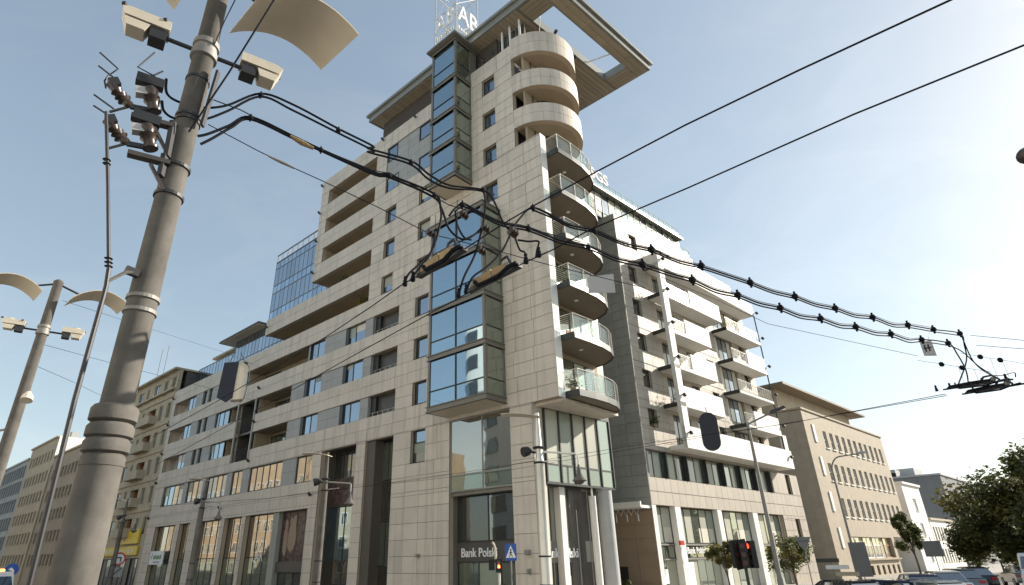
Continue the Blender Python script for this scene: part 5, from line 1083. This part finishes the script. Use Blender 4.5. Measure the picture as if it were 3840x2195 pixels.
b = B(); b.tube(smooth_path([rt * .2 + Vector((0, 0, .6)), rt * .38 + Vector((0, 0, .45)), rt * .4 + Vector((0, 0, 0)), rt * .36 + Vector((0, 0, -.45)), rt * .25 + Vector((0, 0, -.6))]), .012, 5); b.build('cable_loop', 'black', hsL)
for x in (-.2, .25): b = B(); b.tube([rt * x + Vector((0, 0, .55)), rt * x * .3 + Vector((0, 0, .9))], .01, 5); b.build('hanger', 'black', hsL)
# dark round lamp end at the very edge of the view
b = B(); p = at_dist(3850, 585, 14); b.lathe([(.06, -.12), (.15, -.05), (.17, .05), (.1, .16)], p, 14, (.5, .2, .3)); b.tube([p, p + Vector((1.6, -.6, .2))], .03, 6); thing_mesh('hanging_lamp', b, 'insulator', 'dark rounded lamp head alone in the bright sky', 'lamp')

# ================================================================ lantern lamp posts along the streets
def lantern_post(loc, rz, label, h=6.2, big=1.0):
    o = tag(empty('street_lamp', loc, rz), label, 'street lamp')
    b = B(); b.lathe([(.17 * big, 0), (.16 * big, 1.2), (.135 * big, 1.3), (.115 * big, h - 1.4), (.12 * big, h - 1.38), (.09 * big, h - 1.2), (.055 * big, h - .25), (.05 * big, h)], n=18); b.build('pole', 'steel' if big > 1.1 else 'mast_paint', o, True)
    for z in (1.9, 2.55, h - 1.35, h - .95): b = B(); b.lathe([(.12 * big, z - .03), (.15 * big, z), (.12 * big, z + .03)], n=16); b.build('collar', 'steel_dark', o, True)
    vs = []; n = 8                                     # curved sheet reflector
    for i in range(n + 1):
        t = i / n; x = -1.0 + 1.08 * t; z = h - .02 + .16 * sin(pi * (1 - t) * .55 + .25) - .16
        for off in (-.22, .22): vs.append((x, off, z)); vs.append((x, off, z + .018))
    fs = []
    for i in range(n): a = i * 4; fs += [(a, a + 4, a + 6, a + 2), (a + 1, a + 3, a + 7, a + 5), (a, a + 1, a + 5, a + 4), (a + 2, a + 6, a + 7, a + 3)]
    fs += [(0, 2, 3, 1), (n * 4, n * 4 + 1, n * 4 + 3, n * 4 + 2)]; b = B(); b.add(vs, fs); b.build('reflector_wing', 'reflector', o, True)
    za = h - 1.05
    b = B(); b.tube([(0, 0, za), (1.0, 0, za - .1), (1.03, 0, za - .14), (1.03, 0, za - .4)], .028, 7); b.tube([(0, 0, za - .28), (.55, 0, za - .24)], .018, 6); b.build('lantern_arm', 'grey_frame' if big < 1.1 else 'white_render', o)
    b = B(); b.lathe([(.025, .36), (.035, .24), (.06, .2), (.06, .12), (.09, .08), (.11, .02), (.19, -.06), (.195, -.08), (.14, -.09), (.08, -.15), (.03, -.17)], (1.03, 0, za - .72), 14); b.build('lantern', 'mast_paint', o, True)
    b = B(); b.tube([(0, 0, za - .05), (-.22, 0, za)], .03, 6); b.lathe([(.05, -.12), (.12, -.04), (.14, .1), (.13, .14)], (-.32, 0, za + .02), 14, (-.8, -.5, -.25)); b.build('spotlight', 'steel_dark', o, True)
    return o
lantern_post(polar(5.4, 16.2), rad(-8), 'tall white lamp post with a lantern arm before the corner glass', 6.2, 1.15)
lantern_post(polar(-14.7, 22.6), rad(-15), 'lantern lamp post standing before the dark arcade', 6.2)
lantern_post(polar(-24.7, 31.0), rad(-20), 'lantern lamp post before the shop windows of the long wing', 6.2)
lantern_post(polar(-30.3, 43.0), rad(-20), 'lantern lamp post before the weathered beige tenement', 6.2)
def bow_lamp(loc, rz, h, reach, label):
    o = tag(empty('street_lamp', loc, rz), label, 'street lamp')
    b = B(); b.lathe([(.14, 0), (.13, 1.2), (.1, 1.3), (.065, h - reach * .6)], n=14); b.build('pole', 'galv', o, True)
    b = B(); b.tube(smooth_path([(0, 0, h - reach * .62), (reach * .04, 0, h - reach * .3), (reach * .25, 0, h - .06), (reach * .6, 0, h + .05), (reach, 0, h + .1)]), .05, 8); b.build('arm', 'galv', o, True)
    b = B(); b.extr([(reach, -.12, h + .06), (reach + .65, -.1, h + .12), (reach + .68, -.08, h + .2), (reach + .3, -.1, h + .26), (reach, -.12, h + .2)], (0, .22, 0)); b.build('lamp_head', 'grey_paint', o); return o
def straight_lamp(loc, rz, h, reach, label):
    o = tag(empty('street_lamp', loc, rz), label, 'street lamp')
    b = B(); b.lathe([(.16, 0), (.15, 1.4), (.12, 1.5), (.07, h)], n=14); b.build('pole', 'galv', o, True)
    b = B(); b.tube([(0, 0, h), (reach, 0, h + .45)], .05, 8); b.build('arm', 'galv', o, True)
    b = B(); b.extr([(reach - .1, -.14, h + .38), (reach + .75, -.12, h + .62), (reach + .7, -.1, h + .72), (reach, -.14, h + .55)], (0, .26, 0)); b.build('lamp_head', 'steel_dark', o); return o
straight_lamp(polar(24.5, 35), rad(-35), 9.0, 1.3, 'tall grey lamp post with a raised straight arm by the bank shops')
bow_lamp(polar(30.1, 53), rad(-30), 9.2, 1.9, 'tall bow armed lamp post before the sand coloured office')
bow_lamp(polar(37.0, 100), rad(-30), 4.7, 1.9, 'low bow armed lamp post by the big tree')
# ================================================================ signs and signals
def face(loc): v = CAM - loc; return math.atan2(v.y, v.x) + pi / 2     # local -y looks at the viewer... x to the right
def sign_post(loc, h, label, name='road_sign'):
    o = tag(empty(name, loc, face(Vector(loc))), label, 'road sign'); b = B(); b.tube([(0, .04, 0), (0, .04, h)], .03, 8); b.build('post', 'galv', o); return o
# (in these axes +x is the viewer's right, -y faces the viewer)
p_ = polar(2.35, 26); ps = sign_post(p_, 3.0, 'blue square crossing sign with a white triangle before the bank pier')
b = B(); b.box(-.235, .235, 0, .02, 2.44, 3.08); b.build('plate', 'blue_sign', ps)
b = B(); b.extr([(-.205, -.004, 2.55), (.205, -.004, 2.55), (0, -.004, 3.02)], (0, -.003, 0)); b.build('triangle', 'white_paint', ps)
wk = B(); wk.lathe([(.015, -.002), (.034, 0), (.015, .002)], (.0, -.01, 2.85), 10, (0, 1, 0)); wk.bar((0, -.009, 2.81), (0, -.009, 2.70), .04, .004, up=(0, 1, 0)); wk.bar((0, -.009, 2.71), (-.07, -.009, 2.58), .028, .004, up=(0, 1, 0)); wk.bar((0, -.009, 2.71), (.07, -.009, 2.58), .028, .004, up=(0, 1, 0)); wk.bar((0, -.009, 2.79), (-.07, -.009, 2.71), .022, .004, up=(0, 1, 0)); wk.bar((0, -.009, 2.79), (.065, -.009, 2.72), .022, .004, up=(0, 1, 0)); wk.build('walking_figure', 'black', ps)
p_ = polar(1.0, 26); pl_ = tag(empty('pedestrian_signal', p_, face(p_)), 'pedestrian signal showing a red figure before the bank entrance', 'traffic light')
b = B(); b.tube([(.12, .1, 0), (.12, .1, 1.98)], .05, 10); b.build('post', 'white_render', pl_)
b = B(); b.box(-.02, .24, -.05, .18, 2.02, 2.52); ho = b.build('housing', 'black', pl_)
b = B(); b.lathe([(.0, 0), (.09, 0), (.09, .01), (0, .01)], (.11, -.06, 2.38), 14, (0, -1, 0)); b.build('dark_lens', 'dim_lens', ho)
b = B(); b.lathe([(.01, 0), (.028, .0), (.028, .008), (.01, .01)], (.11, -.06, 2.36), 10, (0, -1, 0)); b.extr([(.06, -.062, 2.18), (.16, -.062, 2.18), (.145, -.062, 2.33), (.075, -.062, 2.33)], (0, -.006, 0)); b.build('red_figure', 'orange_lamp', ho)
b = B(); b.box(-.3, -.06, -.02, .2, 2.1, 2.5); b.build('side_signal', 'black', pl_)
b = B(); b.tube(smooth_path([(-.02, 0, 2.5), (-.03, 0, 2.9), (-.1, 0, 3.1), (-.16, 0, 3.12)]), .045, 8); b.build('bent_pipe', 'lamp_cream', pl_)
p_ = polar(-30.0, 43.5); nt_ = sign_post(p_, 3.25, 'round red ringed no left turn sign before the dark tenement shops')
b = B(); b.lathe([(0, 0), (.36, 0), (.36, .015), (0, .015)], (0, .01, 2.88), 24, (0, -1, 0)); b.build('plate', 'red_sign', nt_)
b = B(); b.lathe([(0, 0), (.27, 0), (.27, .006), (0, .006)], (0, -.008, 2.88), 24, (0, -1, 0)); b.build('field', 'white_paint', nt_)
b = B(); b.bar((.1, -.018, 2.72), (.1, -.018, 2.95), .06, .004, up=(0, 1, 0)); b.bar((.13, -.018, 2.95), (-.16, -.018, 2.95), .06, .004, up=(0, 1, 0)); b.build('arrow', 'black', nt_)
b = B(); b.box(-.27, .27, 0, .02, 1.9, 2.42); b.build('lower_plate', 'grey_old', nt_); b = B(); b.bar((-.24, -.01, 1.92), (.24, -.01, 2.4), .05, .006, up=(0, 1, 0)); b.build('stripe', 'black', nt_)
p_ = polar(-36.6, 40); rs = sign_post(p_, 3.0, 'round blue sign on a post beside the thick mast'); b = B(); b.lathe([(0, 0), (.3, 0), (.3, .015), (0, .015)], (0, .01, 2.4), 20, (0, -1, 0)); b.build('plate', 'blue_sign', rs); b = B(); b.extr([(-.14, -.01, 2.42), (.08, -.01, 2.3), (.14, -.01, 2.36), (-.02, -.01, 2.52)], (0, -.005, 0)); b.build('arrow', 'white_paint', rs)
p_ = polar(26.75, 42); yv = sign_post(p_, 3.45, 'grey back of a give way triangle on a post before the stone wing'); b = B(); b.extr([(-.46, 0, 3.42), (.46, 0, 3.42), (0, 0, 2.62)], (0, -.015, 0)); b.build('plate', 'sign_back', yv); b = B(); b.bar((-.28, -.02, 3.2), (.28, -.02, 3.2), .03, .03); b.build('stiffener', 'steel_dark', yv)
p_ = polar(28.4, 50); ds = sign_post(p_, 2.3, 'low pale direction sign by the passage beside the sand coloured office'); 
for k in range(3): b = B(); b.box(-.9 + k * .5, .5 + k * .5, -.02, .0, 1.95 - k * .42, 2.2 - k * .42); b.build('board', ('dark_frame', 'white_paint', 'cream_trim')[k], ds)
p_ = polar(35.2, 62); br = sign_post(p_, 3.6, 'dark square sign board before the white office'); b = B(); b.box(-.6, .6, -.03, 0, 2.15, 3.3); b.build('plate', 'sign_back', br)
p_ = polar(30.4, 52); bl = sign_post(p_, 3.4, 'tall dark banner box fixed to the bow armed lamp post'); b = B(); b.box(-.5, .55, -.1, .0, 1.0, 3.2); b.build('plate', 'sign_back', bl)
p_ = polar(22.1, 25); tl_ = tag(empty('traffic_signal', p_, face(p_)), 'cluster of black traffic signals with one red lens lit before the bank shops', 'traffic light')
b = B(); b.tube([(0, .1, 0), (0, .1, 2.9)], .06, 10); b.build('post', 'steel_dark', tl_)
for k, (x, y, a, lit) in enumerate(((-.26, .05, .6, False), (.05, -.1, -.2, False), (.3, .02, -1.0, True))):
    b = B(); b.box(-.13, .13, -.1, .1, -.45, .45); b.v = [(x + u_ * cos(a) - w__ * sin(a), y + u_ * sin(a) + w__ * cos(a), 2.52 + z_) for u_, w__, z_ in b.v]; ho = b.build('signal_head', 'black', tl_)
    for j in range(3):
        c = Vector((x + .13 * sin(a), y - .13 * cos(a), 2.8 - .28 * j)); b = B(); b.lathe([(.0, 0), (.09, .0), (.09, .02), (0, .02)], c, 14, (sin(a), -cos(a), 0)); b.build('lens', 'red_lamp' if lit and j == 0 else 'dim_lens', ho)
        b = B(); b.tube([c + Vector((.1 * cos(t) * cos(a), .1 * cos(t) * sin(a), .1 * sin(t))) for t in [pi * i / 8 for i in range(9)]], .012, 5); b.build('visor', 'black', ho)
b = B(); b.extr([(-.35, .12, 3.0), (.15, .12, 3.05), (.2, .12, 2.1), (-.3, .12, 2.0)], (0, .02, 0)); b.build('back_board', 'black', tl_)

# ================================================================ trees
def tree(loc, label, h, cz, rx, rz_, n, seed, mats=('leaf_dark', 'leaf_green'), trunk=.22, leaf=.34, group=None, lean=0.0):
    rnd = random.Random(seed); o = tag(empty('tree', loc), label, 'tree', group)
    b = B(); b.tube([(0, 0, 0), (.05, .02, cz * .3), (lean, .05, cz * .75), (lean * 1.4, 0, cz + rz_ * .4)], [trunk, trunk * .8, trunk * .6, trunk * .2], 10)
    cl = []
    for i in range(26):
        t = rnd.uniform(0, 2 * pi); ph_ = rnd.uniform(-.55, 1.0); rr = rnd.uniform(.45, .98)
        cl.append((Vector((lean + rx * rr * cos(t) * math.sqrt(max(.05, 1 - (ph_ * .8) ** 2)), rx * rr * sin(t) * math.sqrt(max(.05, 1 - (ph_ * .8) ** 2)), cz + rz_ * ph_ * .9)), rnd.uniform(.18, .36) * rx))
    for c, r in cl[:12]: b.tube([(lean * .8, 0, cz * rnd.uniform(.5, .8)), tuple(c * .5 + Vector((0, 0, cz * .42))), tuple(c)], [trunk * .4, trunk * .2, trunk * .05], 6)
    b.build('trunk', 'bark', o, True)
    B2 = [B(), B()]
    for c, r in cl:
        mi = rnd.random() < .3
        for k in range(int(n / 26)):
            d = Vector((rnd.gauss(0, 1), rnd.gauss(0, 1), rnd.gauss(0, .8))).normalized() * r * rnd.random() ** .45 * rnd.choice((1, 1, 1.25)); p = c + d
            a = Vector((rnd.gauss(0, 1), rnd.gauss(0, 1), rnd.gauss(0, .7))).normalized(); s_ = leaf * rnd.uniform(.5, 1.1); x = a.orthogonal().normalized() * s_ * .36; a = a * s_ * .5
            B2[int(mi)].add([tuple(p - a), tuple(p + x), tuple(p + a), tuple(p - x)], [(0, 1, 2, 3)])
    B2[0].build('crown', mats[0], o); B2[1].build('crown', mats[1], o); return o
tree(polar(40.9, 70), 'big dark leaved tree at the kerb of the right street', 11, 4.5, 5.4, 3.2, 30000, 3, mats=('leaf_dark', 'leaf_yellow'), leaf=.42, trunk=.24, lean=-.6)
tree(polar(44.2, 60), 'second big dark tree growing behind the kerb tree', 12, 5.0, 4.8, 4.2, 16000, 5, leaf=.46)
tree(polar(34.0, 80), 'slim leafy tree between the sand coloured and the white office', 7, 3.9, 1.4, 2.6, 5200, 8, mats=('leaf_green', 'leaf_dark'), trunk=.12, leaf=.3)
tree(polar(20.6, 40.5), 'small ball shaped yellowing tree before the bank shop window', 3.4, 2.35, .95, .85, 3400, 11, mats=('leaf_yellow', 'leaf_green'), trunk=.06, leaf=.17)
tree(polar(25.6, 44), 'small autumn tree with warm leaves beside the give way post', 3.6, 2.35, 1.35, 1.1, 4600, 12, mats=('leaf_green', 'leaf_yellow'), trunk=.07, leaf=.18)
tree(polar(38.8, 95), 'low bushy tree behind the parked cars', 5, 2.3, 3.2, 1.9, 5200, 15, leaf=.42, trunk=.12)

# ================================================================ vehicles
def make_car(col_m, label, loc, rz, group='cars parked along the right street', h=1.46, van=False):
    o = tag(empty('parked_car', loc, rz), label, 'car', group)
    if van: prof = [(-2.4, .35), (-2.42, 1.0), (-2.3, 2.2), (-2.1, 2.35), (1.2, 2.35), (1.75, 1.45), (2.35, 1.1), (2.45, .7), (2.42, .35)]
    else: prof = [(-2.1, .32), (-2.15, .75), (-2.02, .95), (-1.3, 1.0), (1.05, .98), (1.9, .82), (2.12, .62), (2.1, .32)]
    def sect(y, sc_): return [(x, y, z) for x, z in prof]
    ys = (-.86, -.8, .8, .86); n = len(prof); vs = []
    for i, y in enumerate(ys):
        k = .94 if i in (0, 3) else 1.0
        for x, z in prof: vs.append((x * (.985 if k < 1 else 1), y, .32 + (z - .32) * k if z > .5 else z))
    fs = [(j * n + i, j * n + (i + 1) % n, (j + 1) * n + (i + 1) % n, (j + 1) * n + i) for j in range(3) for i in range(n)] + [list(range(n)), list(range(3 * n, 4 * n))[::-1]]
    b = B(); b.add(vs, [f[::-1] for f in fs]); b.build('body', col_m, o, True)
    if not van:
        lo = [(-1.95, -.74, .98), (1.1, -.74, .96), (1.1, .74, .96), (-1.95, .74, .98)]; hi = [(-1.35, -.58, h - .06), (.25, -.6, h - .06), (.25, .6, h - .06), (-1.35, .58, h - .06)]
        b = B(); b.add(lo + hi, [(4, 5, 6, 7), (0, 1, 5, 4), (1, 2, 6, 5), (2, 3, 7, 6), (3, 0, 4, 7)]); b.build('cabin_glass', 'car_glass', o)
        b = B(); top_ = [(-1.4, -.6), (-1.3, -.62), (.2, -.62), (.3, -.55), (.3, .55), (.2, .62), (-1.3, .62), (-1.4, .6)]; b.prism(top_, h - .07, h - .03); b.prism([(x * .9 - .05, y * .85) for x, y in top_], h - .03, h); b.build('roof', col_m, o, True)
        for y in (-1, 1):
            for x0, x1, x2, x3 in ((-1.95, -1.35, -1.80, -1.25), (1.1, .25, 1.02, .18), (-.5, -.5, -.42, -.42)):
                b = B(); b.extr([(x0, y * .755, .97), (x2, y * .755, .97), (x3, y * .62, h - .05), (x1, y * .62, h - .05)], (0, -y * .03, 0)); b.build('roof_pillar', col_m, o)
    else: 
        b = B(); b.extr([(1.22, -.7, 2.25), (1.74, -.78, 1.5), (1.74, .78, 1.5), (1.22, .7, 2.25)], (.02, 0, .02)); b.build('windscreen', 'car_glass', o)
    for x in (-1.35, 1.3):
        for y in (-.78, .78): b = B(); b.lathe([(.2, -.1), (.3, -.1), (.32, -.06), (.32, .06), (.3, .1), (.2, .1)], (x, y, .32), 18, (0, 1, 0)); wo = b.build('wheel', 'tyre', o, True); b = B(); b.lathe([(.02, -.105), (.2, -.1), (.2, .1), (.02, .105)], (x, y, .32), 14, (0, 1, 0)); b.build('rim', 'rim', wo)
    for y in (-.6, .6): piece('headlight', 'white_paint', o, 2.05, 2.14, y - .16, y + .16, .62, .74); piece('tail_light', 'red_sign', o, -2.16, -2.08, y - .16, y + .16, .7, .86)
    return o
ra_ = AZ_R
for cm, lb, az_, d_ in (('car_dark', 'black parked car with its roof just in view below the office', 28.4, 31), ('car_blue', 'dark blue parked car between the black and the silver one', 31.6, 31.5), ('car_silver', 'silver parked car with a pale glossy roof', 33.6, 31), ('car_blue', 'navy estate car parked behind the silver one', 33.6, 40), ('car_white', 'white hatchback parked behind the navy car', 35.1, 46), ('car_grey', 'grey car parked past the white hatchback', 36.1, 52), ('car_dark', 'dark car last in the parked row', 36.9, 58)):
    make_car(cm, lb, polar(az_, d_), ra_ + rad(62 if d_ < 36 else 28), h=1.5)
make_car('car_white', 'white and red van at the kerb under the big trees', polar(40.9, 52), ra_ + pi, van=True)
make_car('car_grey', 'dark car parked under the big tree', polar(39.6, 64), ra_ + .4)
vn = make_car('car_white', 'white delivery van waiting beside the foot of the thick mast', polar(-38.3, 36), AZ_L + rad(190), group=None, van=True); vn.name = 'delivery_van'; vn['category'] = 'van'
for x, m_ in ((-.5, 'orange_lamp'), (.45, 'orange_lamp')): b = B(); b.lathe([(.1, 0), (.11, .08), (.05, .12)], (.9, x, 2.35), 12); b.build('warning_light', m_, vn)

# ================================================================ plants and odds and ends on balconies
def potted(loc, label, r=.3, m='leaf_green', n=140, flower=None):
    o = tag(empty('potted_plant', loc), label, 'plant', 'plants on the balconies'); rnd = random.Random(hash(label) % 1000)
    b = B(); b.lathe([(.12, 0), (.17, .28), (.15, .29)], n=12); b.build('pot', 'tan_wall', o)
    b = B()
    for i in range(n):
        c = Vector((rnd.gauss(0, r * .6), rnd.gauss(0, r * .6), .3 + abs(rnd.gauss(0, r)))); a = Vector((rnd.gauss(0, 1), rnd.gauss(0, 1), rnd.gauss(0, 1))).normalized() * .09; x = a.orthogonal().normalized() * .06
        b.add([tuple(c - a), tuple(c + x), tuple(c + a), tuple(c - x)], [(0, 1, 2, 3)])
    b.build('foliage', m, o)
    if flower:
        b = B()
        for i in range(24): c = Vector((rnd.gauss(0, r * .6), rnd.gauss(0, r * .6), .35 + abs(rnd.gauss(0, r)))); b.lathe([(.01, 0), (.05, .02), (.01, .04)], c, 6)
        b.build('blossom', flower, o)
potted(WL(35.0, -.7, 20.25), 'flowering plant behind the parapet of the long open terrace', .35, flower='yellow_sign'); potted(WL(34.1, -.6, 20.2), 'second leafy plant by the end wall of the long open terrace', .3)
potted(WL(37.6, -.6, 23.25), 'leafy plant in the open terrace one floor above the long one', .3); potted(WL(40.2, -.6, 17.3), 'plant standing at the near end of the fourth floor loggia', .25)
potted(WR(4.6, .9, 13.4), 'bushy plant beside the white frame post on the lowest balcony', .38, n=240); potted(WR(4.5, 1.0, 22.75), 'plant behind the railing of the highest balcony', .32); potted(WR(1.7, .12, 11.3), 'trailing plant on the sill next to the dark end wall', .26); potted(WR(15.0, 1.0, 22.3), 'plant on the upper corner balcony with railings', .3)
potted(WL(16.4, -1.2, 10.25), 'potted shrub on the lowest curved balcony', .3); potted(WL(16.3, -1.4, 16.3), 'potted shrub on the third curved balcony', .28)
for k, (u, z, lb) in enumerate(((16.9, 13.3, 'folding chair on the second curved balcony'), (16.9, 19.3, 'folding chair on the fourth curved balcony'))):
    o = tag(empty('folding_chair', WL(u, -2.2 - k, z), .6 + k), lb, 'chair'); piece('seat', 'warm_wood', o, -.2, .2, -.2, .2, .42, .45); piece('backrest', 'warm_wood', o, -.2, .2, .18, .21, .5, .85)
    for x in (-.18, .18):
        for y in (-.18, .18): piece('leg', 'steel_dark', o, x - .012, x + .012, y - .012, y + .012, 0, .42 if y < 0 else .85)
for s_, z_, lb in ((7.9, 27.6, 'white satellite dish on the stone wall above the top beam'), (11.0, 20.2, 'white satellite dish beside the balconies of the stone wing')):
    o = tag(empty('satellite_dish', WR(s_, .02, z_)), lb, 'dish'); ax = (oR + Vector((0, 0, .4))).normalized()
    b = B(); b.lathe([(.02, 0), (.2, .03), (.33, .1), (.33, .11), (.2, .045), (.02, .015)], oR * .3, 16, ax); b.build('dish', 'white_paint', o, True); b = B(); b.tube([(0, 0, -.1), oR * .3], .02, 6); b.build('bracket', 'galv', o)
